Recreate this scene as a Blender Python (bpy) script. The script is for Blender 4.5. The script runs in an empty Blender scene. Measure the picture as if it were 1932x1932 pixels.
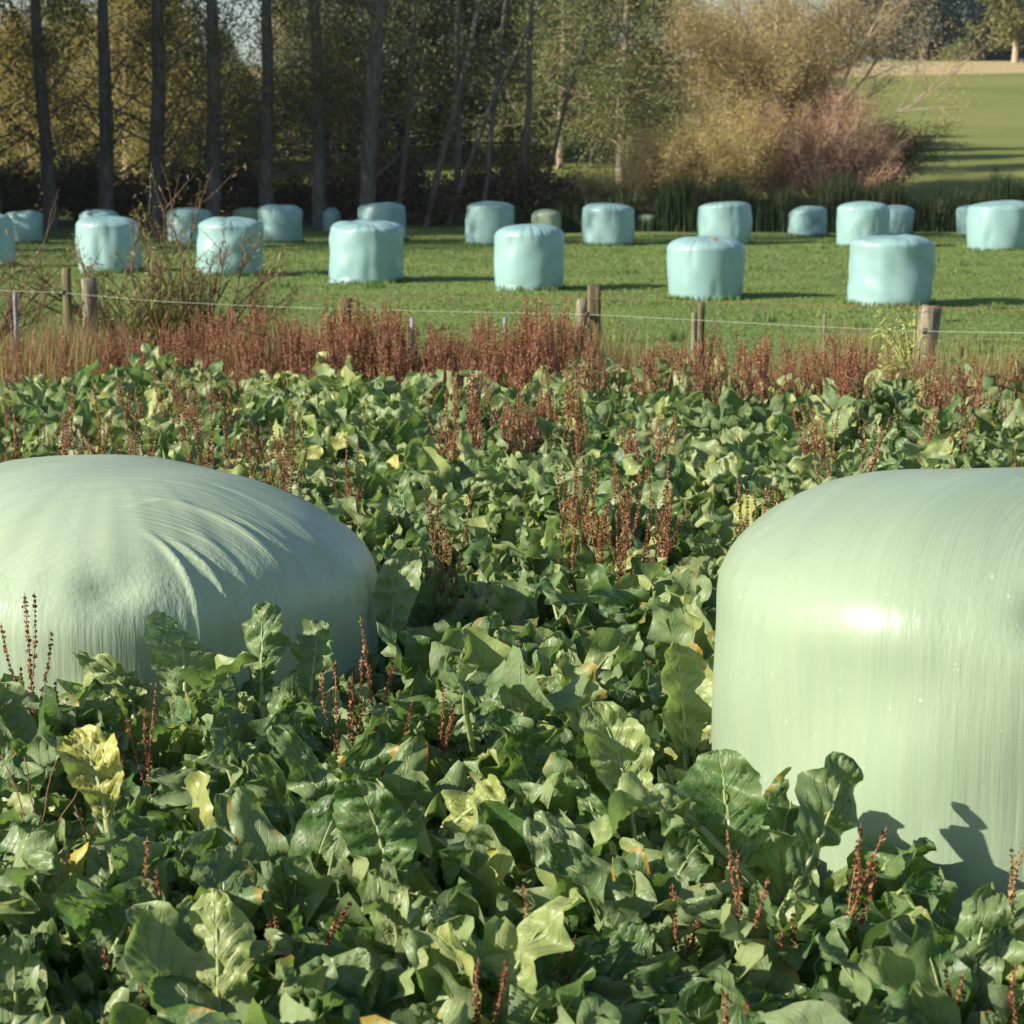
import bpy, math, random
import numpy as np
from mathutils import Vector, Matrix
pi = math.pi
S = bpy.context.scene
COL = S.collection
# ------------------------------------------------------------------ camera
F, CX, CY, CH = 3800.0, 966.0, 966.0, 1.8        # focal length and centre in 1932 px units, eye height
TH = math.atan(672 / F)
ct, st = math.cos(TH), math.sin(TH)
cam = bpy.data.cameras.new('camera'); co = bpy.data.objects.new('camera', cam); COL.objects.link(co)
co.location = (0, 0, CH); co.rotation_euler = (pi / 2 - TH, 0, 0)
cam.sensor_width = 36; cam.lens = 36 * F / 1932; cam.clip_start = .1; cam.clip_end = 4000
cam.dof.use_dof = True; cam.dof.focus_distance = 5.3; cam.dof.aperture_fstop = 9
S.camera = co
# ------------------------------------------------------------------ light
SUN_AZ, SUN_EL = math.radians(-68.5), math.radians(26)     # azimuth measured from 'towards the camera'
sd = Vector((math.sin(SUN_AZ) * math.cos(SUN_EL), -math.cos(SUN_AZ) * math.cos(SUN_EL), math.sin(SUN_EL)))
w = bpy.data.worlds.new('World'); S.world = w; w.use_nodes = True
nt = w.node_tree; bg = nt.nodes['Background']; sky = nt.nodes.new('ShaderNodeTexSky')
sky.sky_type = 'NISHITA'; sky.sun_disc = False; sky.sun_elevation = SUN_EL
sky.sun_rotation = math.atan2(sd.x, sd.y); sky.air_density = 1.0; sky.dust_density = .8; sky.ozone_density = 1.5
nt.links.new(sky.outputs[0], bg.inputs[0]); bg.inputs[1].default_value = .075
L = bpy.data.lights.new('sun', 'SUN'); L.energy = 4.6; L.angle = math.radians(.5); L.color = (1, .91, .76)
lo = bpy.data.objects.new('sun', L); COL.objects.link(lo)
lo.rotation_euler = sd.to_track_quat('Z', 'Y').to_euler()
S.view_settings.view_transform = 'Standard'; S.view_settings.look = 'None'
S.view_settings.exposure = 0.78; S.view_settings.gamma = 1
S.cycles.max_bounces = 6; S.cycles.transparent_max_bounces = 6; S.cycles.diffuse_bounces = 3
S.cycles.use_denoising = True

# ------------------------------------------------------------------ projection helpers
def X(px, Y, z=0.0):
    return (px - CX) / F * (Y * ct + (CH - z) * st)
def Zat(py, Y):                      # height whose image row is py at distance Y
    a = TH + math.atan((py - CY) / F)
    return CH - math.tan(a) * Y
def Yground(py, z=-.6):
    a = TH + math.atan((py - CY) / F)
    return (CH - z) / math.tan(a)
def at(px, py, Y):
    z = Zat(py, Y); return np.array([X(px, Y, z), Y, z])
def sstep(a, b, x):
    t = np.clip((x - a) / (b - a), 0, 1); return t * t * (3 - 2 * t)
def zg(x, y):
    x = np.asarray(x, float); y = np.asarray(y, float)
    h = -.6 * sstep(13, 19.5, y + .12 * x)
    hill = np.interp(y, [63, 68, 75, 110, 160, 185, 230, 400, 1500], [0, .35, 1.35, 4.7, 8.7, 10.3, 12.6, 15.5, 22])
    h = h + hill + sstep(70, 100, y) * (.35 * np.sin(x * .06 + y * .03) + .2 * np.sin(y * .11))
    return h + .012 * np.sin(x * 1.7 + y * .9) + .01 * np.sin(x * .7 - y * 2.1)
def zgs(x, y): return float(zg(x, y))

# ------------------------------------------------------------------ mesh helpers
def link(o, parent=None):
    COL.objects.link(o)
    if parent: o.parent = parent
    return o
def tag(o, label=None, cat=None, group=None, kind=None):
    if label: o['label'] = label
    if cat: o['category'] = cat
    if group: o['group'] = group
    if kind: o['kind'] = kind
    return o
def empty(name, loc, rz=0):
    o = bpy.data.objects.new(name, None); o.location = loc; o.rotation_euler = (0, 0, rz); o.empty_display_size = .1
    return link(o)
class MB:
    def __init__(s): s.V = []; s.Q = []; s.T = []; s.n = 0; s.A = []; s.U = []
    def add(s, V, Q=None, T=None, a=None, uv=None):
        V = np.asarray(V, float)
        if Q is not None and len(Q): s.Q.append(np.asarray(Q, int) + s.n)
        if T is not None and len(T): s.T.append(np.asarray(T, int) + s.n)
        s.V.append(V); s.n += len(V)
        if a is None: a = (0, 0, 0)
        a = np.asarray(a, float); s.A.append(np.broadcast_to(a, (len(V), 3)))
        s.U.append(np.zeros((len(V), 2)) if uv is None else uv)
    def mesh(s, name, mat, smooth=True):
        V = np.concatenate(s.V) if s.V else np.zeros((0, 3))
        A = np.concatenate(s.A); U = np.concatenate(s.U)
        Q = np.concatenate(s.Q) if s.Q else np.zeros((0, 4), int)
        T = np.concatenate(s.T) if s.T else np.zeros((0, 3), int)
        me = bpy.data.meshes.new(name)
        me.vertices.add(len(V)); me.vertices.foreach_set('co', V.astype(np.float32).ravel())
        nl = len(Q) * 4 + len(T) * 3; idx = np.concatenate([Q.ravel(), T.ravel()]).astype(np.int32)
        me.loops.add(nl); me.loops.foreach_set('vertex_index', idx)
        me.polygons.add(len(Q) + len(T))
        ls = np.concatenate([np.arange(len(Q)) * 4, len(Q) * 4 + np.arange(len(T)) * 3]).astype(np.int32)
        me.polygons.foreach_set('loop_start', ls)
        if smooth: me.polygons.foreach_set('use_smooth', np.ones(len(Q) + len(T), bool))
        at_ = me.attributes.new('at', 'FLOAT_COLOR', 'POINT')
        at_.data.foreach_set('color', np.concatenate([A, np.ones((len(A), 1))], 1).astype(np.float32).ravel())
        uvl = me.uv_layers.new(name='UVMap'); uvl.data.foreach_set('uv', U[idx].astype(np.float32).ravel())
        me.materials.append(mat); me.update(calc_edges=True); me.validate()
        return me
    def build(s, name, mat, parent=None, smooth=True):
        return link(bpy.data.objects.new(name, s.mesh(name, mat, smooth)), parent)
def nrm(v):
    v = np.asarray(v, float); return v / (np.linalg.norm(v) + 1e-9)
def grid_faces(n, m, closed=False):
    i = np.arange(n - 1)[:, None]; mm = m if closed else m - 1
    j = np.arange(mm)[None, :]; j2 = (j + 1) % m
    return np.stack([i * m + j, i * m + j2, (i + 1) * m + j2, (i + 1) * m + j], -1).reshape(-1, 4)
def tube(mb, P, R, sides=6, a=None, cap=True):
    P = np.asarray(P, float); n = len(P); R = np.broadcast_to(np.asarray(R, float), (n,))
    T = np.gradient(P, axis=0); T /= np.linalg.norm(T, axis=1)[:, None] + 1e-9
    ref = np.array([0, 0, 1.]) if abs(T[:, 2]).mean() < .8 else np.array([1., 0, 0])
    A = np.cross(T, ref); A /= np.linalg.norm(A, axis=1)[:, None] + 1e-9; B = np.cross(T, A)
    th = np.arange(sides) * 2 * pi / sides
    V = P[:, None] + R[:, None, None] * (A[:, None] * np.cos(th)[None, :, None] + B[:, None] * np.sin(th)[None, :, None])
    V = V.reshape(-1, 3); Q = grid_faces(n, sides, True); Tt = None
    if cap and sides > 3:
        V = np.concatenate([V, P[-1:]]); k = (n - 1) * sides
        Tt = [(k + j, k + (j + 1) % sides, n * sides) for j in range(sides)]
    mb.add(V, Q, Tt, a)
def curve(p, d, L_, n, bend=(0, 0, 0), wob=0, rng=None):
    P = [np.array(p, float)]; d = nrm(d); b = np.array(bend, float)
    for i in range(n):
        if wob: d = nrm(d + rng.normal(0, wob, 3))
        d = nrm(d + b / n); P.append(P[-1] + d * L_ / n)
    return np.array(P)
def cards(mb, C, size, rng, aspect=1., droop=0., tint=None, up=None, a2=0):
    """many leaf-sized quads, bent a little, at the points C"""
    n = len(C); C = np.asarray(C)
    d = rng.normal(size=(n, 3)); d[:, 2] -= droop; d /= np.linalg.norm(d, axis=1)[:, None] + 1e-9
    if up is not None: d = d * .5 + up; d /= np.linalg.norm(d, axis=1)[:, None] + 1e-9
    s = np.cross(d, rng.normal(size=(n, 3))); s /= np.linalg.norm(s, axis=1)[:, None] + 1e-9
    sz = size * rng.uniform(.6, 1.3, n)[:, None]
    a = C - d * sz * .5; b = C + s * sz * .5 / aspect; c = C + d * sz * .5; e = C - s * sz * .5 / aspect
    V = np.stack([a, b, c, e], 1).reshape(-1, 3)
    Q = np.arange(n * 4).reshape(-1, 4)
    t = rng.uniform(0, 1, n) if tint is None else tint
    A = np.zeros((n, 4, 3)); A[:, :, 0] = t[:, None]; A[:, :, 1] = a2; A[:, :, 2] = rng.uniform(0, 1, n)[:, None]
    mb.add(V, Q, None, A.reshape(-1, 3))

# ------------------------------------------------------------------ node helpers
class NT:
    def __init__(s, name):
        s.m = bpy.data.materials.new(name); s.m.use_nodes = True; s.t = s.m.node_tree
        s.t.nodes.clear(); s.out = s.t.nodes.new('ShaderNodeOutputMaterial')
    def n(s, typ, **k):
        nd = s.t.nodes.new('ShaderNode' + typ)
        for a, v in k.items():
            if a.startswith('_'): setattr(nd, a[1:], v)
            else: s.set(nd, a, v)
        return nd
    def set(s, nd, key, v):
        inp = nd.inputs[int(key[1:])] if key[0] == 'i' and key[1:].isdigit() else nd.inputs[key.replace('_', ' ')]
        if isinstance(v, bpy.types.NodeSocket): s.t.links.new(v, inp)
        elif isinstance(v, bpy.types.Node): s.t.links.new(v.outputs[0], inp)
        else: inp.default_value = v
    def math(s, op, a, b=0., c=None, clamp=False):
        nd = s.t.nodes.new('ShaderNodeMath'); nd.operation = op; nd.use_clamp = clamp
        s.set(nd, 'i0', a); s.set(nd, 'i1', b)
        if c is not None: s.set(nd, 'i2', c)
        return nd.outputs[0]
    def ramp(s, fac, stops):
        nd = s.t.nodes.new('ShaderNodeValToRGB'); s.set(nd, 'i0', fac); r = nd.color_ramp
        while len(r.elements) < len(stops): r.elements.new(.5)
        for e, (p, c) in zip(r.elements, stops):
            e.position = p; e.color = (*c, 1) if len(c) == 3 else c
        return nd.outputs[0]
    def mix(s, f, a, b, typ='MIX'):
        nd = s.t.nodes.new('ShaderNodeMix'); nd.data_type = 'RGBA'; nd.blend_type = typ
        s.set(nd, 'i0', f)
        for i, v in ((6, a), (7, b)):
            if isinstance(v, tuple) and len(v) == 3: v = (*v, 1)
            s.set(nd, 'i%d' % i, v)
        return nd.outputs[2]
    def noise(s, vec=None, scale=5., detail=3., rough=.5):
        nd = s.n('TexNoise', Scale=scale, Detail=detail, Roughness=rough)
        if vec is not None: s.set(nd, 'Vector', vec)
        return nd.outputs[0]
    def attr(s, name='at'):
        nd = s.t.nodes.new('ShaderNodeAttribute'); nd.attribute_name = name
        sp = s.t.nodes.new('ShaderNodeSeparateColor'); s.t.links.new(nd.outputs[0], sp.inputs[0])
        return sp.outputs
    def surf(s, sh): s.t.links.new(sh if isinstance(sh, bpy.types.NodeSocket) else sh.outputs[0], s.out.inputs[0]); return s.m
def principled(t, col, rough=.6, spec=.5, normal=None, **k):
    p = t.n('BsdfPrincipled'); t.set(p, 'Base Color', (*col, 1) if isinstance(col, tuple) and len(col) == 3 else col)
    t.set(p, 'Roughness', rough); t.set(p, 'Specular IOR Level', spec)
    if normal is not None: t.set(p, 'Normal', normal)
    for a, v in k.items(): t.set(p, a.replace('_', ' '), v)
    return p
def foliage_mat(name, stops, trans=.35, rough=.6, spec=.3, mod=True):
    t = NT(name); a = t.attr(); oi = t.n('ObjectInfo')
    f = t.math('FRACT', t.math('ADD', a[0], t.math('MULTIPLY', oi.outputs['Random'], .25 if mod else 0.)))
    c = t.ramp(f, stops)
    hs = t.n('HueSaturation', Color=c); t.set(hs, 'Value', t.math('ADD', .72, t.math('MULTIPLY', a[2], .55)))
    p = principled(t, hs.outputs[0], rough, spec)
    tr = t.n('BsdfTranslucent', Color=hs.outputs[0]); mx = t.n('MixShader', i0=trans, i1=p, i2=tr)
    return t.surf(mx)

# ------------------------------------------------------------------ materials
def mk_leaf():
    t = NT('beet_leaf'); a = t.attr(); oi = t.n('ObjectInfo'); uv = t.n('UVMap'); sp = t.n('SeparateXYZ', i0=uv.outputs[0])
    u, v = sp.outputs[0], sp.outputs[1]
    s_ = t.math('ABSOLUTE', t.math('SUBTRACT', t.math('MULTIPLY', v, 2.), 1.))
    rnd = t.math('FRACT', t.math('ADD', a[0], t.math('MULTIPLY', t.math('MULTIPLY', oi.outputs['Random'], 7.3), t.math('SUBTRACT', 1., a[2]))))
    base = t.ramp(rnd, [(0, (.042, .105, .028)), (.2, (.085, .175, .045)), (.42, (.175, .265, .105)), (.62, (.270, .350, .170)),
                        (.8, (.315, .390, .140)), (.95, (.360, .420, .130)), (.992, (.50, .48, .11)), (1., (.66, .50, .08))])
    tc = t.n('TexCoord'); ns = t.noise(tc.outputs['Object'], 22., 4.)
    base = t.mix(t.math('MULTIPLY', t.math('SUBTRACT', ns, .45, clamp=True), 2.0, clamp=True), base, (.32, .38, .19))
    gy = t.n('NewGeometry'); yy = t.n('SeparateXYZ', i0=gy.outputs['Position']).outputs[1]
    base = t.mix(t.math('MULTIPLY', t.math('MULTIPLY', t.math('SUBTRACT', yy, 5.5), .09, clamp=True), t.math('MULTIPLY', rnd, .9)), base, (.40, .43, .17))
    # side veins sweep forward from the midrib
    wv = t.math('ADD', t.math('SUBTRACT', t.math('MULTIPLY', u, 8.), t.math('MULTIPLY', s_, 2.6)), t.math('MULTIPLY', t.noise(tc.outputs['Object'], 12., 2.), .7))
    vd = t.math('ABSOLUTE', t.math('SUBTRACT', t.math('FRACT', wv), .5))
    vein = t.math('MULTIPLY', t.math('SUBTRACT', 1., t.math('DIVIDE', vd, .07), clamp=True), t.math('SUBTRACT', 1., s_, clamp=True), clamp=True)
    mid = t.math('SUBTRACT', 1., t.math('DIVIDE', s_, t.math('SUBTRACT', .085, t.math('MULTIPLY', u, .06))), clamp=True)
    rib = t.math('MAXIMUM', a[1], t.math('MULTIPLY', mid, 1.5, clamp=True))
    col = t.mix(t.math('MULTIPLY', vein, .5), base, (.44, .52, .24))
    col = t.mix(t.math('MULTIPLY', rib, .9), col, (.48, .54, .24))
    # browned and yellowed margins on some leaves
    edge = t.math('MULTIPLY', t.math('SUBTRACT', t.math('ADD', s_, t.math('MULTIPLY', u, .3)), .92, clamp=True), 4., clamp=True)
    sick = t.math('GREATER_THAN', t.math('FRACT', t.math('MULTIPLY', rnd, 13.7)), .88)
    col = t.mix(t.math('MULTIPLY', t.math('MULTIPLY', edge, sick), t.math('GREATER_THAN', ns, .5)), col, (.38, .25, .05))
    geo = t.n('NewGeometry')
    col = t.mix(t.math('MULTIPLY', geo.outputs['Backfacing'], .45), col, (.26, .34, .17))
    h = t.math('ADD', t.math('MULTIPLY', t.math('MAXIMUM', vein, mid), -.6), t.math('MULTIPLY', t.noise(tc.outputs['Object'], 45., 2.), .9))
    bp = t.n('Bump', Strength=.8, Distance=.005, Height=h)
    p = principled(t, col, t.math('ADD', .33, t.math('MULTIPLY', ns, .26)), .55, bp.outputs[0])
    tcol = t.mix(.5, col, (.26, .50, .04)); tr = t.n('BsdfTranslucent', Color=tcol)
    t.set(tr, 'Normal', bp.outputs[0])
    return t.surf(t.n('MixShader', i0=.33, i1=p, i2=tr))
M_leaf = mk_leaf()
M_dock = foliage_mat('dock_seed', [(0, (.14, .045, .025)), (.35, (.24, .080, .042)), (.6, (.33, .125, .065)), (.8, (.37, .20, .09)), (1, (.36, .30, .13))], .15, .7)
M_dockband = foliage_mat('dusty_dock_seed', [(0, (.20, .075, .045)), (.35, (.32, .125, .08)), (.6, (.42, .19, .12)), (.8, (.45, .27, .15)), (1, (.45, .37, .18))], .2, .8)
M_docktan = foliage_mat('dock_seed_tan', [(0, (.24, .13, .05)), (.5, (.33, .22, .10)), (1, (.30, .28, .12))], .15, .7)
M_dockstem = foliage_mat('dock_stem', [(0, (.22, .08, .05)), (.5, (.32, .16, .08)), (1, (.40, .28, .14))], .0, .6)
M_weedstem = foliage_mat('weed_stem', [(0, (.36, .40, .13)), (.5, (.48, .51, .18)), (1, (.55, .55, .23))], .2, .5)
M_dry = foliage_mat('dry_grass', [(0, (.16, .19, .05)), (.3, (.30, .26, .10)), (.65, (.46, .36, .17)), (.85, (.36, .20, .10)), (1, (.24, .28, .08))], .3, .6)
M_turf = foliage_mat('turf', [(0, (.14, .22, .060)), (.4, (.18, .28, .08)), (.75, (.23, .32, .10)), (.93, (.31, .33, .13)), (1, (.42, .37, .18))], .35, .6, .2, mod=False)

def mk_ground():
    t = NT('land'); g = t.n('NewGeometry'); sp = t.n('SeparateXYZ', i0=g.outputs['Position']); y = sp.outputs[1]; x = sp.outputs[0]
    pos = g.outputs['Position']
    n1 = t.noise(pos, .5, 4.); n2 = t.noise(pos, 5., 5.); n3 = t.noise(pos, 30., 3.); n0 = t.noise(pos, .07, 3.)
    soil = t.ramp(n2, [(.3, (.022, .014, .008)), (.7, (.06, .040, .024))])
    gr = t.ramp(t.math('ADD', t.math('MULTIPLY', n1, .55), t.math('MULTIPLY', n3, .45)), [(.32, (.14, .20, .06)), (.5, (.18, .24, .07)), (.66, (.23, .28, .09)), (.8, (.30, .30, .13))])
    # hill pasture, paler and yellower, with tracks
    hv = t.n('Mapping', i0=pos); t.set(hv, 'Scale', (.05, .07, .1)); nh = t.noise(hv.outputs[0], 1.6, 5.)
    hill = t.ramp(t.math('ADD', t.math('MULTIPLY', nh, .75), t.math('MULTIPLY', n2, .25)), [(.3, (.15, .19, .05)), (.5, (.21, .235, .068)), (.7, (.28, .28, .095))])
    e = t.math('ADD', y, t.math('MULTIPLY', t.math('SUBTRACT', n1, .5), 1.5)); e = t.math('ADD', e, t.math('MULTIPLY', x, .35))
    f1 = t.math('MULTIPLY', t.math('SUBTRACT', e, 13.), .7, clamp=True)
    c = t.mix(f1, soil, gr)
    c = t.mix(t.math('MULTIPLY', t.math('SUBTRACT', y, 66.), .12, clamp=True), c, hill)
    yt = t.math('ADD', y, t.math('MULTIPLY', t.math('SUBTRACT', n0, .5), 8.))
    tan = t.math('MULTIPLY', t.math('MULTIPLY', t.math('SUBTRACT', yt, 158.), .5, clamp=True), t.math('MULTIPLY', t.math('SUBTRACT', 182., yt), .5, clamp=True))
    c = t.mix(tan, c, t.ramp(n2, [(.3, (.42, .33, .17)), (.7, (.58, .46, .27))]))
    bp = t.n('Bump', Strength=.6, Distance=.04, Height=n3)
    return t.surf(principled(t, c, .95, .1, bp.outputs[0]))
M_ground = mk_ground()

def mk_film(name, base, light, dark, rough=.32, streak=.5, bump=.5, fine=1.):
    """stretch wrap: uv.x runs across the film tension lines, uv.y along them"""
    t = NT(name); uv = t.n('UVMap'); a = t.attr(); tc = t.n('TexCoord'); ob = tc.outputs['Object']
    def pair(kx, ky, d):
        ms = t.n('Mapping', i0=ob); t.set(ms, 'Scale', (kx, kx, ky)); t.set(ms, 'Rotation', (.0, .05, 0))
        mt = t.n('Mapping', i0=uv.outputs[0]); t.set(mt, 'Scale', (kx, ky, 1))
        return t.n('Mix', Factor=a[1], A=t.noise(ms.outputs[0], 1., d, .55), B=t.noise(mt.outputs[0], 1., d, .55)).outputs[0]
    s1 = pair(24 * fine, 1.3, 4.); s2 = pair(85 * fine, 3., 3.); s3 = pair(6., 1.6, 3.)
    pt = t.noise(ob, 3.2, 4.); fn = t.noise(ob, 60., 2.)
    col = t.mix(t.math('MULTIPLY', t.math('SUBTRACT', s1, .42, clamp=True), 3. * streak, clamp=True), base, light)
    col = t.mix(t.math('MULTIPLY', t.math('SUBTRACT', pt, .5, clamp=True), 2.2 * streak, clamp=True), col, dark)
    col = t.mix(t.math('MULTIPLY', t.math('GREATER_THAN', fn, .735), .35), col, (.75, .76, .68))
    h = t.math('ADD', t.math('MULTIPLY', s1, t.math('ADD', .22, t.math('MULTIPLY', a[0], .6))), t.math('MULTIPLY', s2, t.math('ADD', .10, t.math('MULTIPLY', a[0], .75))))
    h = t.math('ADD', h, t.math('MULTIPLY', s3, .8))
    for dx, dy, dz, fq in ((.95, .3, .12, 1.9), (.62, -.78, .1, 2.3), (.2, .97, .05, 1.7)):     # edges of overlapping film layers
        d = t.n('VectorMath', _operation='DOT_PRODUCT', i0=ob, i1=(dx * fq, dy * fq, dz * fq))
        wv = t.math('FRACT', t.math('ADD', d.outputs['Value'], t.math('MULTIPLY', s3, .25)))
        h = t.math('ADD', h, t.math('MULTIPLY', wv, .55)); col = t.mix(t.math('MULTIPLY', wv, .16), col, dark)
    bp = t.n('Bump', Strength=bump, Distance=.006, Height=h)
    zz = t.n('SeparateXYZ', i0=ob).outputs[2]; mud = t.math('MULTIPLY', t.math('SUBTRACT', .22, zz, clamp=True), 5., clamp=True)
    mud = t.math('MULTIPLY', mud, t.math('MULTIPLY', t.math('SUBTRACT', t.noise(ob, 7., 5., .7), .5, clamp=True), 4., clamp=True))
    col = t.mix(t.math('MULTIPLY', mud, .7), col, (.16, .13, .07))
    dr = t.math('MULTIPLY', t.math('SUBTRACT', t.noise(ob, 14., 6., .75), .62, clamp=True), 3., clamp=True); col = t.mix(t.math('MULTIPLY', dr, .35), col, (.42, .43, .36))
    r = t.math('ADD', rough, t.math('MULTIPLY', t.math('SUBTRACT', pt, .5), .5))
    return t.surf(principled(t, col, r, .5, bp.outputs[0]))
M_green = mk_film('green_wrap', (.295, .385, .258, 1), (.365, .455, .31), (.245, .34, .245), rough=.34, bump=1.)
M_greenL = mk_film('pleated_green_wrap', (.40, .50, .345, 1), (.49, .585, .42), (.33, .435, .32), rough=.33, bump=1.)
M_blue = mk_film('blue_wrap', (.26, .43, .43, 1), (.33, .49, .48), (.21, .375, .39), rough=.36, streak=.5, bump=.35, fine=.3)

def mk_wood(name, c0, c1, moss=.4):
    t = NT(name); tc = t.n('TexCoord'); m = t.n('Mapping', i0=tc.outputs['Object']); t.set(m, 'Scale', (1, 1, .1))
    n = t.noise(m.outputs[0], 60., 5., .6); n2 = t.noise(tc.outputs['Object'], 9., 4.)
    c = t.ramp(n, [(.3, c0), (.7, c1)])
    c = t.mix(t.math('MULTIPLY', t.math('SUBTRACT', n2, .5, clamp=True), 5. * moss, clamp=True), c, (.20, .19, .05))
    bp = t.n('Bump', Strength=.8, Distance=.006, Height=n)
    return t.surf(principled(t, c, .85, .2, bp.outputs[0]))
M_post = mk_wood('weathered_post', (.06, .052, .028), (.25, .225, .12))
M_postgrey = mk_wood('pale_post', (.09, .08, .055), (.36, .33, .24), .3)
def mk_bark(name, c0, c1, sc=9.):
    t = NT(name); tc = t.n('TexCoord'); m = t.n('Mapping', i0=tc.outputs['Object']); t.set(m, 'Scale', (1, 1, .3))
    n = t.noise(m.outputs[0], sc, 5., .65)
    bp = t.n('Bump', Strength=.9, Distance=.04, Height=n)
    return t.surf(principled(t, t.ramp(n, [(.3, c0), (.68, c1)]), .9, .15, bp.outputs[0]))
M_barkgrey = mk_bark('grey_bark', (.060, .056, .052), (.185, .172, .158))
M_barkpale = mk_bark('pale_bark', (.28, .22, .16), (.55, .45, .34))
M_barkdark = mk_bark('dark_bark', (.035, .028, .022), (.10, .082, .06))
M_twig = mk_bark('twig_bark', (.14, .085, .055), (.27, .18, .12), 30.)
M_redtwig = mk_bark('red_twig', (.22, .10, .07), (.38, .20, .14), 4.)
M_goldtwig = mk_bark('golden_twig', (.34, .27, .17), (.55, .45, .31), 4.)
def plain(name, c, r=.5, sp=.4, metal=0.):
    t = NT(name); tc = t.n('TexCoord'); n = t.noise(tc.outputs['Object'], 25., 3.)
    col = t.mix(n, tuple(v * .8 for v in c), tuple(min(1, v * 1.15) for v in c))
    return t.surf(principled(t, col, r, sp, Metallic=metal))
M_white = plain('white_plastic', (.28, .27, .32)); M_black = plain('black_plastic', (.03, .03, .035)); M_rust = plain('rusty_wire', (.30, .13, .07), .8)
M_wire = plain('white_polywire', (.50, .56, .44), .6); M_tear = plain('exposed_silage', (.42, .22, .07), .9)
M_pink = plain('pink_net', (.60, .22, .20), .7)
F_pop = foliage_mat('poplar_leaves', [(0, (.060, .070, .018)), (.4, (.11, .11, .026)), (.7, (.18, .155, .035)), (1, (.28, .21, .05))])
F_gold = foliage_mat('golden_leaves', [(0, (.19, .185, .05)), (.4, (.34, .31, .08)), (.75, (.48, .40, .13)), (1, (.52, .38, .17))])
F_olive = foliage_mat('olive_leaves', [(0, (.09, .11, .035)), (.5, (.17, .19, .06)), (1, (.27, .26, .08))])
F_dark = foliage_mat('dark_conifer', [(0, (.065, .085, .040)), (.5, (.11, .14, .056)), (1, (.22, .22, .08))], .25)  # darks lifted: haze over the background is put into the colour
F_pine = foliage_mat('sunlit_conifer', [(0, (.09, .12, .045)), (.5, (.17, .20, .07)), (1, (.30, .28, .11))], .25)
F_far = foliage_mat('far_pine', [(0, (.040, .065, .075)), (.5, (.065, .095, .095)), (1, (.11, .135, .115))], .2)  # bluish cast of distance haze painted into the foliage colour
F_will = foliage_mat('willow_leaves', [(0, (.36, .30, .11)), (.4, (.50, .39, .17)), (.75, (.58, .44, .22)), (1, (.52, .45, .18))], .3, .7)
F_red = foliage_mat('red_twig_tips', [(0, (.44, .20, .15)), (.5, (.50, .26, .19)), (1, (.48, .35, .22))], .25, .7)
F_amber = foliage_mat('amber_leaves', [(0, (.44, .33, .12)), (.5, (.60, .45, .18)), (1, (.55, .47, .22))], .3, .7)
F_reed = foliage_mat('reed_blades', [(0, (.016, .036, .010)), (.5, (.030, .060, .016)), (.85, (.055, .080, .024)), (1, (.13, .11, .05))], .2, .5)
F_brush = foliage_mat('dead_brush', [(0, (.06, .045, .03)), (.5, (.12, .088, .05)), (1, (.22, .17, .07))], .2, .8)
F_broom = foliage_mat('broom_green', [(0, (.15, .16, .05)), (.5, (.25, .24, .08)), (1, (.36, .31, .12))], .25, .6)

# ------------------------------------------------------------------ ground
xs = np.sinh(np.linspace(-6.2, 6.2, 221)); xs = xs / xs.max() * 900
ys = np.concatenate([np.linspace(-30, 2, 8)[:-1], np.linspace(2, 30, 90)[:-1], np.linspace(30, 120, 110)[:-1], np.geomspace(120, 2500, 60)])
GX, GY = np.meshgrid(xs, ys); mb = MB()
mb.add(np.stack([GX, GY, zg(GX, GY)], -1).reshape(-1, 3), grid_faces(len(ys), len(xs)))
tag(mb.build('ground', M_ground), kind='structure')

# ------------------------------------------------------------------ haze
def mk_haze():
    t = NT('haze'); v = t.n('VolumePrincipled', Density=.00022); t.set(v, 'Color', (.80, .88, 1., 1)); t.set(v, 'Anisotropy', .3)
    t.t.links.new(v.outputs[0], t.out.inputs[1]); return t.m
hv = np.array([(x, y, z) for x in (-905, 905) for y in (-40, 2505) for z in (-3, 62)], float)
mb = MB(); mb.add(hv, [(0, 1, 3, 2), (4, 6, 7, 5), (0, 4, 5, 1), (2, 3, 7, 6), (0, 2, 6, 4), (1, 5, 7, 3)])
tag(mb.build('haze', mk_haze(), smooth=False), kind='stuff')
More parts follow.
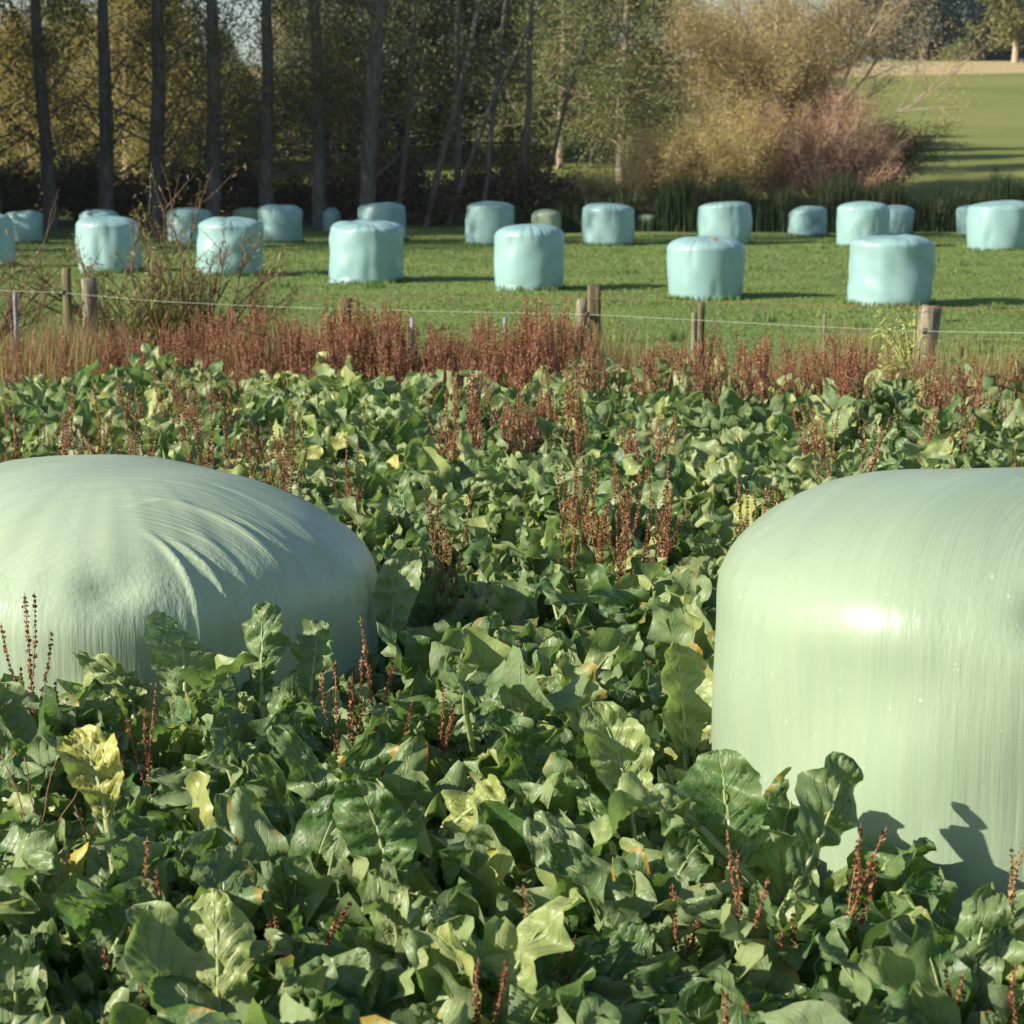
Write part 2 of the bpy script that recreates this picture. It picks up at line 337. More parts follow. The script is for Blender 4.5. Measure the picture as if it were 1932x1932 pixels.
# ------------------------------------------------------------------ bales
def bale_mesh(R, H, seed, nth=128, nside=26, ntop=46, shoulder=.3, dome=.05, sup=2.7, lump=.012, dents=(), pleat=.004, skew=0., ell=0., top=.0, bulge=.02, swirl=None, folds=()):
    rng = np.random.default_rng(seed)
    hs = H - shoulder
    z = list(np.linspace(-.06, hs, nside)); r = [R * (1 + bulge * math.sin(pi * max(0, q) / H) - .04 * max(0, .25 - q)) for q in z]
    ph = np.linspace(0, pi / 2, ntop)[1:]
    r1 = r[-1]
    for p_ in ph:
        cr = math.cos(p_) ** (2 / sup); sr = math.sin(p_) ** (2 / sup)
        r.append(r1 * cr * 1.0); z.append(hs + (shoulder - dome) * sr + dome * (1 - cr * cr))
    r = np.array(r); z = np.array(z); r[-1] = .001
    s = np.concatenate([[0], np.cumsum(np.hypot(np.diff(r), np.diff(z)))])
    th = np.linspace(-pi, pi, nth + 1)      # th=0 faces the camera (-Y), + to the right
    TH_, RR = np.meshgrid(th, r); ZZ = np.repeat(z[:, None], nth + 1, 1); SS = np.repeat(s[:, None], nth + 1, 1)
    X0 = RR * np.sin(TH_); Y0 = -RR * np.cos(TH_)
    D = np.zeros_like(RR)
    for k in range(14):                        # low lumps
        d = rng.normal(size=3) * (3. if k < 7 else 7.) / R * .62; D += np.sin(d[0] * X0 + d[1] * Y0 + d[2] * ZZ + rng.uniform(0, 6.28)) * lump / (3.2 if k < 7 else 6.)
    sh = np.clip(1 - abs(ZZ - (H - shoulder * .35)) / (shoulder * 1.1), 0, 1) * np.clip(RR / R * 1.6 - .5, 0, 1)
    pl = np.zeros_like(RR)
    for k in range(9):
        f = rng.integers(9, 46); pl += np.sin(f * TH_ + rng.uniform(0, 6.28) + 3 * ZZ) / 3.
    for_d = np.clip(RR / (.3 * R), 0, 1)
    D += sh * pl * pleat * (.4 + .6 * np.sin(TH_ * 2 + rng.uniform(0, 6)) ** 2)
    for (a, zz, wa, wz, dep) in dents:
        hd = np.hypot(X0 - R * math.sin(a), Y0 + R * math.cos(a)) / R
        D -= dep * np.exp(-(hd / wa) ** 2 - ((ZZ - zz) / wz) ** 2)
    for (kx, ky, a0, crv, wd, r0, r1_, dep) in folds:     # raised film folds fanning out from a knot
        rho = np.hypot(X0 - kx, Y0 - ky); fa = np.arctan2(Y0 - ky, X0 - kx) + crv * rho
        D += dep * np.exp(-((fa - a0) * rho / wd) ** 2) * sstep(r0, r0 + .12, rho) * (1 - sstep(r1_ - .12, r1_, rho))
    nr = np.gradient(z, s); nz = -np.gradient(r, s)
    NX = nr[:, None] * np.sin(TH_); NY = -nr[:, None] * np.cos(TH_); NZ = np.repeat(nz[:, None], nth + 1, 1)
    fl = np.clip(RR / (.12 * R), 0, 1)
    ww = np.clip(ZZ / .1, 0, 1)
    Xd = X0 + NX * D * fl * ww; Yd = Y0 + NY * D * fl * ww; Zd = ZZ + NZ * D
    Xd = Xd * (1 + ell) ; Yd = Yd / (1 + ell)
    Zd = Zd * (1 + top * X0 / R * np.clip(ZZ / H, 0, 1)); Xd = Xd + skew * ZZ
    wgt = sstep(.0, 1., (SS - s[nside - 1]) / max(s[-1] - s[nside - 1], 1e-6) * 2.2)
    # film lines: down the sides, sweeping in arcs over the top
    cx, cy = (swirl if swirl else (.35 * R, -1.1 * R))
    ur = np.hypot(X0 - cx, Y0 - cy); va = np.arctan2(Y0 - cy, X0 - cx)
    U1 = TH_ * R + .18 * ZZ; V1 = ZZ
    U = ur * 1.3 + 2; V = va * .5
    V3 = np.stack([Xd, Yd, Zd], -1)
    return V3, np.stack([U, V], -1), sh, TH_, ZZ, RR, wgt
def bale_obj(name, mat, loc, *a, ridge=None, **k):
    V, UV, sh, T_, Z_, R_, W_ = bale_mesh(*a, **k); n, m = V.shape[:2]
    rd = sh if ridge is None else ridge(V, sh, T_, Z_, R_, W_)
    A = np.stack([rd, W_, sh * 0], -1).reshape(-1, 3)
    mb = MB(); mb.add(V.reshape(-1, 3), grid_faces(n, m), None, A, UV.reshape(-1, 2))
    o = mb.build(name, mat); o.location = loc
    # weld the seam column
    import bmesh
    bm = bmesh.new(); bm.from_mesh(o.data); bmesh.ops.remove_doubles(bm, verts=bm.verts, dist=1e-5); bm.to_mesh(o.data); bm.free()
    return o
BASES = []
# two big pale green ones in the beet
YR, YL = 4.28, 5.85
RB = (X(1903, YR, .8), YR, 0); LB = (X(222, YL, .6), YL, 0)
def ridgeL(V, sh, T_, Z_, R_, W_):
    x, y = V[..., 0], V[..., 1]
    arc = .75 * sstep(.55, .9, Z_) * sstep(-.75, .1, y + .45 * x)
    fan = 1.0 * np.exp(-((T_ - .75) / .5) ** 2) * sstep(.15, .6, Z_)
    return np.clip(arc + fan + .15, 0, 1)
_fr = random.Random(4)
FOLD = [(.06 + _fr.uniform(-.03, .03), -.50 + _fr.uniform(-.04, .04), 1.02 - .15 * k + _fr.uniform(-.04, .04), 1.25 + _fr.uniform(-.25, .25), _fr.choice((.011, .014, .020)), .08 + _fr.uniform(0, .2), _fr.uniform(.38, .72), _fr.choice((.003, .004, .010))) for k in range(11)]
b = bale_obj('wrapped_bale', M_greenL, LB, .755, .915, 3, nth=520, nside=60, ntop=150, shoulder=.38, dome=.10, sup=2.65, lump=.014, pleat=.003,
             dents=((.17, .70, .10, .05, .030), (-.05, .60, .35, .22, -.030), (.34, .5, .04, .2, .007), (.5, .5, .03, .2, .006), (.76, .5, .05, .2, .010), (.60, .55, .09, .18, .020), (.42, .55, .05, .16, .006), (.98, .5, .12, .2, .018), (1.3, .5, .1, .3, -.012)), top=-.045, swirl=(.22, -1.08), ridge=ridgeL, folds=FOLD)
tag(b, 'slumped pale green wrapped bale with pleated film folds sweeping over its top', 'bale', 'pale green bales in the beet crop')
b = bale_obj('wrapped_bale', M_green, RB, .625, 1.11, 8, nth=420, nside=60, ntop=130, shoulder=.29, dome=.060, sup=3.1, top=.02, lump=.014, pleat=.001,
             dents=((-.08, .97, .11, .07, .045), (.02, .6, .14, .4, .010), (.12, .5, .025, .3, .004), (.19, .45, .02, .35, -.004), (.27, .4, .03, .3, .005), (-.9, .6, .2, .3, .012), (-.45, .4, .25, .25, -.010)), swirl=(.9, -.9),
             ridge=lambda V, sh, T_, Z_, R_, W_: .10 * sh + .35 * np.exp(-((T_ - .1) / .35) ** 2) + .08)
tag(b, 'tall smooth pale green wrapped bale shining at the right of the beet crop', 'bale', 'pale green bales in the beet crop')
# blue ones in the paddock: x0, x1, y top, y bottom (photo pixels) and label
BL = [(-62, 29, 402, 506, 'pale blue wrapped bale cut off by the picture edge, leftmost of the near row', {}),
      (144, 268, 403, 516, 'pale blue bale behind the bare broom bush with a dark stain low on its side', dict(top=-.02)),
      (370, 495, 409, 522, 'pale blue bale just right of the broom bush with its dome top catching glare', dict(sup=2.4)),
      (619, 762, 414, 535, 'wide pale blue bale with loose film spread at its lower left foot', dict(flap=1)),
      (932, 1065, 421, 550, 'pale blue bale with creased rim and small film tail, alone at the paddock middle', dict(flap=1, pleat=.012)),
      (1263, 1406, 444, 567, 'squat pale blue bale with a small brown tear on its top', dict(tear=1, sup=2.4)),
      (1597, 1762, 441, 581, 'largest pale blue bale of the paddock, directly behind the thick round fence post', dict(sup=3.2)),
      (8, 82, 395, 460, 'small pale blue bale of the back row by the leftmost poplar trunk', {}),
      (152, 226, 394, 461, 'pale blue bale whose top just shows behind the dark stained bale', {}),
      (315, 401, 390, 460, 'pale blue back row bale seen through the broom bush twigs', {}),
      (486, 571, 386, 460, 'pale blue back row bale standing below the fifth poplar trunk', {}),
      (676, 768, 381, 458, 'pale blue back row bale half hidden behind the wide bale with loose film', {}),
      (877, 971, 379, 463, 'pale blue back row bale behind and left of the creased bale with the film tail', {}),
      (1098, 1197, 379, 463, 'pale blue back row bale in front of the amber bush, below the pale pine trunk', {}),
      (1316, 1419, 378, 463, 'pale blue back row bale rising behind the squat torn bale', dict(sup=3.2)),
      (1488, 1562, 391, 447, 'dull shaded blue bale with a sloping top close under the dark reeds', dict(top=.05)),
      (1576, 1677, 379, 468, 'pale blue back row bale behind and left of the largest bale', {}),
      (1652, 1722, 386, 445, 'pale blue bale peeping out on the right from behind another back row bale', {}),
      (1805, 1868, 385, 446, 'small pale blue bale mostly hidden behind the last bale at the right edge', {}),
      (1824, 1944, 378, 473, 'broad pale blue bale at the right picture edge, last of the back row', dict(sup=3.))]
for i, (x0, x1, yt, yb, lab, kw) in enumerate(BL):
    Yf = Yground(yb); D = Yf * ct + 2 * st; R = (x1 - x0 - 3) / 2 / F * D * 1.0; Yc = Yf + R
    H = Zat(yt + 1, Yc + .15) + .6; flap = kw.pop('flap', 0); tear = kw.pop('tear', 0)
    x = X((x0 + x1) / 2, Yc, 0)
    BASES.append((x, Yc, R * 1.0)); kk = dict(nth=120, nside=22, ntop=36, shoulder=(.18, .24, .21)[i % 3], dome=.035, sup=(2.6, 2.4, 3.0, 2.8)[i % 4], lump=.016 + .005 * (i % 4), pleat=.008, bulge=.012 + .02 * (i % 3), skew=.012 * ((i * 7) % 5 - 2)); kk.update(kw)
    dn = tuple((random.Random(i * 9 + q).uniform(-1.6, 1.6), random.Random(i * 5 + q).uniform(.1, 1.0), .12, .2, .02) for q in range(4))
    o = bale_obj('wrapped_bale', M_blue, (x, Yc, zgs(x, Yc)), R, H, 20 + i, dents=dn, **kk)
    tag(o, lab, 'bale', 'pale blue bales in the paddock'); o.rotation_euler = (math.radians(((i * 37) % 7 - 3) * .55), math.radians(((i * 23) % 7 - 3) * .6), 0)
    if flap:
        f = MB(); n_ = 9; a0 = -1.25; pts = []
        for p_ in range(n_):
            a_ = a0 + p_ * .11
            for q in range(5):
                rr = R * (.99 + .045 * q * (1 - abs(p_ - 3) / 7)); pts.append((rr * math.sin(a_), -rr * math.cos(a_), max(.13 - .035 * q, .012) + .012 * math.sin(p_ * 2.1 + q)))
        f.add(pts, grid_faces(n_, 5)); f.build('film_flap', M_blue, o)
    if i == 1:
        f = MB()
        for (a_, zz, s_) in ((-.42, .16, .05), (-.36, .21, .035), (-.5, .11, .03)):
            c = np.array([R * 1.02 * math.sin(a_), -R * 1.02 * math.cos(a_), zz]); k_ = 9
            ring = [c + np.array([math.cos(q * .698) * s_ * (.7 + .4 * ((q * 5) % 3)) * .8, 0, math.sin(q * .698) * s_]) for q in range(k_)]
            f.add(np.array([c + (0, -.01, 0)] + ring), None, [(0, 1 + q, 1 + (q + 1) % k_) for q in range(k_)])
        f.build('stain', M_tear, o)
    if tear:
        f = MB(); c = np.array([.12 * R, -.55 * R, H - .02]); k_ = 11
        ring = [c + np.array([math.cos(q * .571) * .06 * (.6 + .5 * ((q * 5) % 3)), math.sin(q * .571) * .08, -.01]) for q in range(k_)]
        f.add(np.array([c + (0, 0, .035)] + ring), None, [(0, 1 + q, 1 + (q + 1) % k_) for q in range(k_)])
        f.build('tear', M_tear, o)
# shaded pale green bales under the trees
for i, (x0, x1, yt, lab) in enumerate([(440, 492, 391, 'pale green bale in tree shade, its top between two blue bales'),
                                       (1003, 1058, 395, 'dull green bale in the tree shade beside the middle back row bales'),
                                       (1198, 1240, 403, 'low dull green bale in shade right of the pale pine trunk'),
                                       (608, 642, 393, 'faint bluish bale in the tree shade by the sixth poplar')]):
    Yc = 63.2 + .4 * i; R = (x1 - x0) / 2 / F * Yc; z0 = zgs(X(x0, Yc), Yc)
    o = bale_obj('wrapped_bale', M_blue if i == 3 else M_green, (X((x0 + x1) / 2, Yc), Yc, z0), R, Zat(yt, Yc) - z0, 60 + i, nth=64, nside=12, ntop=20, shoulder=.2)
    tag(o, lab, 'bale', 'bales in the shade under the trees')
# ------------------------------------------------------------------ beet leaves and plants
def leaf_arrays(rng, nL=18, nW=9, curl=1., L_=.25, W_=.15, pet=.22, tilt=.4, roll=0., ruffle=1., tint=None, stem_sides=5):
    """leaf growing from the origin in +Y/+Z; returns V, Q, A, UV"""
    np_ = 5
    # centre line: petiole then blade; angle from vertical grows along it
    a = tilt * .75; P = [np.array([0, 0, 0.])]
    for i in range(np_):
        a += tilt * .25 / np_; P.append(P[-1] + np.array([0, math.sin(a), math.cos(a)]) * pet / np_)
    tot = curl
    B = [P[-1]]; ang = [a]
    for i in range(nL - 1):
        a += tot / (nL - 1) * (.5 + 1.0 * i / nL); B.append(B[-1] + np.array([0, math.sin(a), math.cos(a)]) * L_ / (nL - 1)); ang.append(a)
    B = np.array(B); ang = np.array(ang)
    t = np.linspace(0, 1, nL); s = np.linspace(-1, 1, nW)
    sh = np.sin(pi * np.clip(t * .93 + .02, 0, 1) ** 1.12) ** .62 * (.72 + .28 * t); sh[0] = .08; sh[-1] *= .5
    ff = min(1., nL / 28); f1, f2 = rng.uniform(14, 20) * (.5 + .5 * ff), rng.uniform(28, 40) * ff; p1, p2 = rng.uniform(0, 6.28, 2); q1, q2 = rng.uniform(0, 6.28, 2)
    wl = W_ / 2 * sh * (1 + ruffle * (.04 * np.sin(f1 * t + p1) + .07 * abs(np.sin(f2 * t + p2))))
    wr = W_ / 2 * sh * (1 + ruffle * (.04 * np.sin(f1 * t + q1) + .07 * abs(np.sin(f2 * t + q2))))
    Tt, Ss = np.meshgrid(t, s, indexing='ij')
    wid = np.where(Ss < 0, wl[:, None], wr[:, None]); side = np.sign(Ss)
    xx = Ss * wid
    r2 = abs(Ss) ** 1.8
    fr1, fr2 = rng.uniform(11, 19) * (.4 + .6 * ff), rng.uniform(22, 34) * ff; ph = rng.uniform(0, 6.28, 4)
    h = ruffle * r2 * (.020 * np.sin(fr1 * Tt + ph[0] + side * ph[1]) + .013 * np.sin(fr2 * Tt + ph[2] + side * ph[3])) * sh[:, None]
    fold = rng.uniform(-.1, .55); h = h + abs(xx) * fold
    cup = rng.uniform(-1., .9); h = h + cup * xx ** 2 / W_ * 1.5
    # blisters between the veins
    h = h + (.006 if nL >= 24 else .0015) * np.sin(2 * pi * (Tt * 8 - abs(Ss) * 2.6)) * np.sin(pi * np.clip(abs(Ss), 0, 1))
    for k in range(4):
        h = h + .004 * np.sin(rng.uniform(15, 45) * ff * Tt + rng.uniform(-5, 5) * Ss + rng.uniform(0, 6))
    twist = rng.normal(0, .35) * Tt + roll
    xr = xx * np.cos(twist) - h * np.sin(twist); hr = xx * np.sin(twist) + h * np.cos(twist)
    nrml = np.stack([0 * ang, -np.cos(ang), np.sin(ang)], -1)   # upper face normal
    V = B[:, None] + np.stack([xr, 0 * xr, 0 * xr], -1) + hr[..., None] * nrml[:, None]
    sway = rng.normal(0, .05); V[..., 0] += sway * Tt ** 2
    tn = rng.uniform(0, 1) if tint is None else tint
    A = np.zeros((nL * nW, 3)); A[:, 0] = tn
    UV = np.stack([Tt, (Ss + 1) / 2], -1).reshape(-1, 2)
    Q = grid_faces(nL, nW)
    # petiole and midrib as one tapering tube
    C = np.concatenate([np.array(P), B[1:int(nL * .8)]]); n2 = len(C)
    C = C.copy(); C[:, 0] += np.concatenate([np.zeros(len(P)), sway * t[1:int(nL * .8)] ** 2])
    rad = np.interp(np.linspace(0, 1, n2), [0, .35, 1], [.0085, .0062, .0016])
    off = np.concatenate([np.zeros((len(P), 3)), -nrml[1:int(nL * .8)] * .0015]); C += off
    m2 = MB(); tube(m2, C, rad, stem_sides, (tn, 1, 0), cap=False)
    V = np.concatenate([V.reshape(-1, 3), m2.V[0]]); Q = np.concatenate([Q, m2.Q[0] + nL * nW])
    A = np.concatenate([A, np.broadcast_to((tn, 1., 0.), (len(m2.V[0]), 3))])
    UV = np.concatenate([UV, np.zeros((len(m2.V[0]), 2)) + .5])
    return V, Q, A, UV
def leaf_params(rng, k, n, big=1.):
    f = k / (n - 1)                           # 0 young centre, 1 old outside
    return dict(tilt=.06 + .66 * f + rng.normal(0, .13), pet=(.21 + .13 * f + rng.uniform(-.04, .06)) * big, L_=(.175 + .085 * math.sin(pi * min(1, f + .25)) + rng.uniform(-.03, .04)) * big,
                W_=rng.uniform(.075, .128) * big, curl=(rng.uniform(-.1, .6) + .5 * f) if rng.random() < .68 else rng.uniform(.9, 2.2), roll=rng.normal(0, .45), ruffle=rng.uniform(.9, 1.9))
def rotz(V, a):
    c, s = math.cos(a), math.sin(a); return V @ np.array([[c, s, 0], [-s, c, 0], [0, 0, 1.]])
R0 = np.random.default_rng(11)
LEAFPOOL = []
for i in range(72):
    n = 13; k = (i * 13 // 72); k = min(k, 12); p_ = leaf_params(R0, k, n, 1.0)
    V, Q, A, UV = leaf_arrays(R0, nL=30, nW=15, **p_); m = MB(); m.add(V, Q, None, A, UV); LEAFPOOL.append((k, m.mesh('leaf', M_leaf)))
def near_plant(loc, seed, label, group):
    rng = np.random.default_rng(seed); root = empty('beet_plant', loc, rng.uniform(0, 6.28)); s = rng.uniform(.88, 1.12); root.scale = (s, s, s)
    tag(root, label, 'beet plant', group); n = int(rng.integers(13, 17)); a = 0
    for k in range(n):
        a += 2.4 + rng.normal(0, .25); kk = k * 12 / (n - 1)
        c = [m for (q, m) in LEAFPOOL if abs(q - kk) < 1.6]
        o = bpy.data.objects.new('leaf', c[int(rng.integers(len(c)))]); o.parent = root
        o.rotation_euler = (rng.normal(0, .06), rng.normal(0, .06), a); o.location = (rng.normal(0, .012), rng.normal(0, .012), 0)
        sc = rng.uniform(.85, 1.15); o.scale = (sc * (1 if rng.random() < .5 else -1), sc, sc); COL.objects.link(o)
    return root
def plant_arrays(rng, nL, nW, mb, M=None, sides=3):
    n = int(rng.integers(13, 17)); a = 0
    for k in range(n):
        a += 2.4 + rng.normal(0, .25); V, Q, A, UV = leaf_arrays(rng, nL=nL, nW=nW, stem_sides=sides, **leaf_params(rng, k, n))
        V = rotz(V, a); 
        if M is not None: V = rotz(V * M[3], M[4]) + np.array(M[:3])
        mb.add(V, Q, None, A, UV)
PROTO = []
for i in range(20):
    m = MB(); plant_arrays(np.random.default_rng(100 + i), 20, 11, m, sides=4); PROTO.append(m.mesh('beet_plant', M_leaf))
# planting positions
rp = random.Random(5); spots = []
Yp = 2.55
def yend(x): return 12.75 - .12 * (x + 3.2) + .3 * math.sin(x * 2.3) + .2 * math.sin(x * 5.1 + 1)
row = 0
while Yp < 13.6:
    half = .256 * Yp + 1.65; xx = -half + (row % 2) * .15
    while xx < half:
        x = xx + rp.gauss(0, .05); y = Yp + rp.gauss(0, .05); xx += .315
        if y > yend(x): continue
        dl = math.hypot(x - LB[0], y - LB[1]); dr = math.hypot(x - RB[0], y - RB[1])
        if dl < .84 or dr < .76: continue
        if LB[1] < y < LB[1] + 1.35 and dl < .95: pass
        if 4.0 < y < 5.6 and x < -.256 * y - .12: continue
        spots.append((x, y))
    Yp += .28; row += 1
def visible(x, y): return abs(x) < .256 * y + .3 and y > 2.9
spots.sort(key=lambda p: (not visible(*p), p[1]))
GRP = 'fodder beet plants in the crop around the green bales'
for i, (x, y) in enumerate(spots):
    z = zgs(x, y)
    if i < 300:
        if y < 4.9: r_ = near_plant((x, y, z), 500 + i, 'leafy green beet plant packed among its like in the front of the crop', GRP)
        if y < 4.9 and y > 4. and x < -.4: r_.scale = (1.04,) * 3
        else:
            o = bpy.data.objects.new('beet_plant', PROTO[rp.randrange(20)]); o.location = (x, y, z); s = rp.uniform(.88, 1.12); o.scale = (s, s, s); o.rotation_euler = (0, 0, rp.uniform(0, 6.28)); COL.objects.link(o)
            tag(o, 'leafy green beet plant packed among its like beyond the front of the crop', 'beet plant', GRP)
    elif i == 300: far = MB()
    if i >= 300:
        plant_arrays(np.random.default_rng(3000 + i), 14, 8, far, (x, y, z, rp.uniform(.88, 1.12), rp.uniform(0, 6.28)), 3)
def hero(px, pyt, Y, az, tilt, L_, W_, curl, tint, roll, seed, label, others=5):
    z = Zat(pyt, Y); x = X(px, Y, z); rng = np.random.default_rng(seed); pet = max(.1, z / math.cos(tilt) - L_ * (.95 if curl < 1 else .55))
    V, Q, A, UV = leaf_arrays(rng, nL=34, nW=17, tilt=tilt, L_=L_, W_=W_, pet=pet, curl=curl, tint=tint, roll=roll, ruffle=1.2); A[:, 2] = 1
    off = rotz(np.array([[0, math.sin(tilt) * (pet + L_ * .6), 0]]), az)[0]
    root = empty('beet_plant', (x - off[0], Y - off[1], zgs(x, Y))); tag(root, label, 'beet plant', GRP)
    m = MB(); m.add(V, Q, None, A, UV); o = m.build('leaf', M_leaf, root); o.rotation_euler = (0, 0, az); o['label'] = label.split(' with ')[-1] if ' with ' in label else label
    for k in range(others):
        c = [m_ for (q, m_) in LEAFPOOL if q < 8]; l = bpy.data.objects.new('leaf', c[int(rng.integers(len(c)))]); l.parent = root; sc = rng.uniform(.7, .9); l.scale = (sc, sc, sc)
        l.rotation_euler = (0, 0, az + 1.2 + k * 1.0 + rng.normal(0, .2)); COL.objects.link(l)
hero(180, 1440, 3.75, .5, .35, .20, .12, 1.1, .988, .3, 1, 'beet plant at lower left with a bright yellow torn leaf')
hero(1600, 1455, 3.50, -1.35, .50, .26, .13, .1, .10, 1.1, 2, 'beet plant before the right green bale with a narrow dark leaf pointing up right', 3)
hero(1375, 1412, 3.62, .1, .12, .22, .165, .3, .25, -.1, 3, 'beet plant at the foot of the right green bale with a broad rounded dark leaf')
hero(1175, 1322, 4.25, .35, .30, .27, .15, .3, .82, .2, 4, 'beet plant left of the right green bale with a large yellow green leaf')
hero(1290, 1215, 4.60, .1, .20, .27, .15, .2, .80, .1, 5, 'beet plant close left of the right green bale with a tall veined yellow green leaf')
hero(1175, 1490, 3.55, 1.75, .75, .26, .13, 2.1, .78, .2, 6, 'beet plant near the bottom middle with a leaf arching over on a pale stalk')
hero(350, 1225, 4.9, .1, .35, .25, .22, 1.3, .5, .0, 7, 'beet plant before the slumped bale with a wide leaf showing its pale rib')
hero(490, 1150, 4.95, .2, .15, .24, .12, .3, .35, .5, 8, 'beet plant before the slumped bale with a tall upright crinkled leaf')
hero(600, 1175, 5.0, -.5, .25, .22, .12, .8, .45, -.3, 9, 'beet plant at the right foot of the slumped bale with a leaf tip bent over')
hero(735, 1040, 5.7, .1, .12, .28, .14, .1, .62, .1, 10, 'beet plant right of the slumped bale with a tall pale veined leaf')
hero(730, 1480, 3.55, .0, .15, .21, .15, .2, .2, .1, 11, 'beet plant at the bottom middle with a broad upright dark leaf')
hero(420, 1710, 3.10, -.3, .20, .26, .12, .3, .86, .1, 12, 'beet plant at the bottom left with a long light green leaf')
hero(960, 1700, 3.15, -.5, .35, .27, .12, .3, .84, .3, 13, 'beet plant at the bottom middle with a slanting light green leaf')
hero(860, 1285, 4.45, 2.9, .5, .22, .16, 1.6, .30, .0, 14, 'beet plant in the centre with a leaf hanging towards the viewer like a flag')
hero(1000, 1300, 4.4, -2.9, .5, .24, .18, 1.6, .45, .1, 15, 'beet plant in the centre with a broad scalloped leaf hanging down')
tag(far.build('beet_foliage', M_leaf), 'mass of green beet foliage in the far part of the crop', 'beet crop', kind='stuff')
print('beet spots', len(spots))

# ------------------------------------------------------------------ dock seed stalks
def dock_proto(seed, nbr=5, H=.8, mat=M_dock, dens=1., spread=.35, sz=.0105, fat=1.05, stems=1):
    rng = np.random.default_rng(seed); st_ = MB(); sd_ = MB(); pts = []
    ax = []
    for q_ in range(stems):
      w0 = .05 if stems == 1 else .16; P = curve((rng.normal(0, w0 * .3), rng.normal(0, w0 * .3), 0), (rng.normal(0, w0), rng.normal(0, w0), 1), H * (1 if q_ == 0 else rng.uniform(.6, .95)), 10, (rng.normal(0, .16), rng.normal(0, .16), 0), .05, rng)
      tube(st_, P, np.linspace(.0042, .0012, 11), 4, (rng.uniform(), 0, .5))
      ax.append((P[4:], 1.))
      for k in range(nbr):
        i = int(rng.integers(3, 8)); a = rng.uniform(0, 6.28); sp_ = rng.uniform(.5, 1.) * spread * 2; B = curve(P[i], (math.cos(a) * sp_, math.sin(a) * sp_, 1), H * rng.uniform(.28, .5) * (1 - .05 * i), 8, (-math.cos(a) * sp_ * .6, -math.sin(a) * sp_ * .6, .5), .05, rng)
        tube(st_, B, np.linspace(.0022, .0008, 9), 3, (rng.uniform(), 0, .5)); ax.append((B[1:], .8))
    for B, w_ in ax:
        Ls = np.concatenate([[0], np.cumsum(np.linalg.norm(np.diff(B, axis=0), axis=1))]); nn = int(Ls[-1] / .012)
        for j in range(nn):                   # whorls of seeds, spaced out low on the stalk
            f = j / nn
            if f < .35 and j % 2: continue
            c = np.array([np.interp(f * Ls[-1], Ls, B[:, q]) for q in range(3)]); m = int(rng.integers(6, 11) * dens)
            rr = .011 * fat * w_ * (1.1 - .55 * f) * rng.uniform(.6, 1.35)
            d = rng.normal(size=(m, 3)); d /= np.linalg.norm(d, axis=1)[:, None]; d[:, 2] *= .6
            pts.append(c + d * rr * rng.uniform(.4, 1, (m, 1)))
    cards(sd_, np.concatenate(pts), sz, rng, 1.2)
    return st_.mesh('stem', M_dockstem), sd_.mesh('seed_head', mat)
DK = [dock_proto(i, nbr=4 + i % 5, dens=.9 + .1 * (i % 3), spread=.28 + .07 * (i % 4)) for i in range(9)]
DKB = [dock_proto(70 + i, nbr=5 + i % 3, dens=1.1, spread=.24 + .05 * (i % 3), sz=.011, fat=1.2, stems=3, mat=M_dockband) for i in range(7)]
DKT = [dock_proto(40 + i, nbr=3 + i % 3, mat=M_docktan) for i in range(3)]
def dock(px, pyt, Y, label, pr=None, rz=None, group='reddish brown dock stalks', x=None, H=None, lean=(0, 0), tan=False, bush=False):
    if H is None:
        top = Zat(pyt, Y); xw = X(px, Y, top); z0 = zgs(xw, Y); H = max(.3, top - z0)
    else: xw = x; z0 = zgs(xw, Y)
    r = empty('dock_plant', (xw, Y, z0 - .01), rp.uniform(0, 6.28) if rz is None else rz); s = H / .8
    r.scale = (min(1.05, max(.75, .3 + .5 * s)),) * 2 + (s,); r.rotation_euler[0] = lean[0]; r.rotation_euler[1] = lean[1]
    pool = DKT if tan else DKB if bush else DK; st_, sd_ = pool[rp.randrange(len(pool)) if pr is None else pr]
    a = bpy.data.objects.new('stem', st_); a.parent = r; COL.objects.link(a)
    b = bpy.data.objects.new('seed_head', sd_); b.parent = r; COL.objects.link(b)
    return tag(r, label, 'dock plant', group)
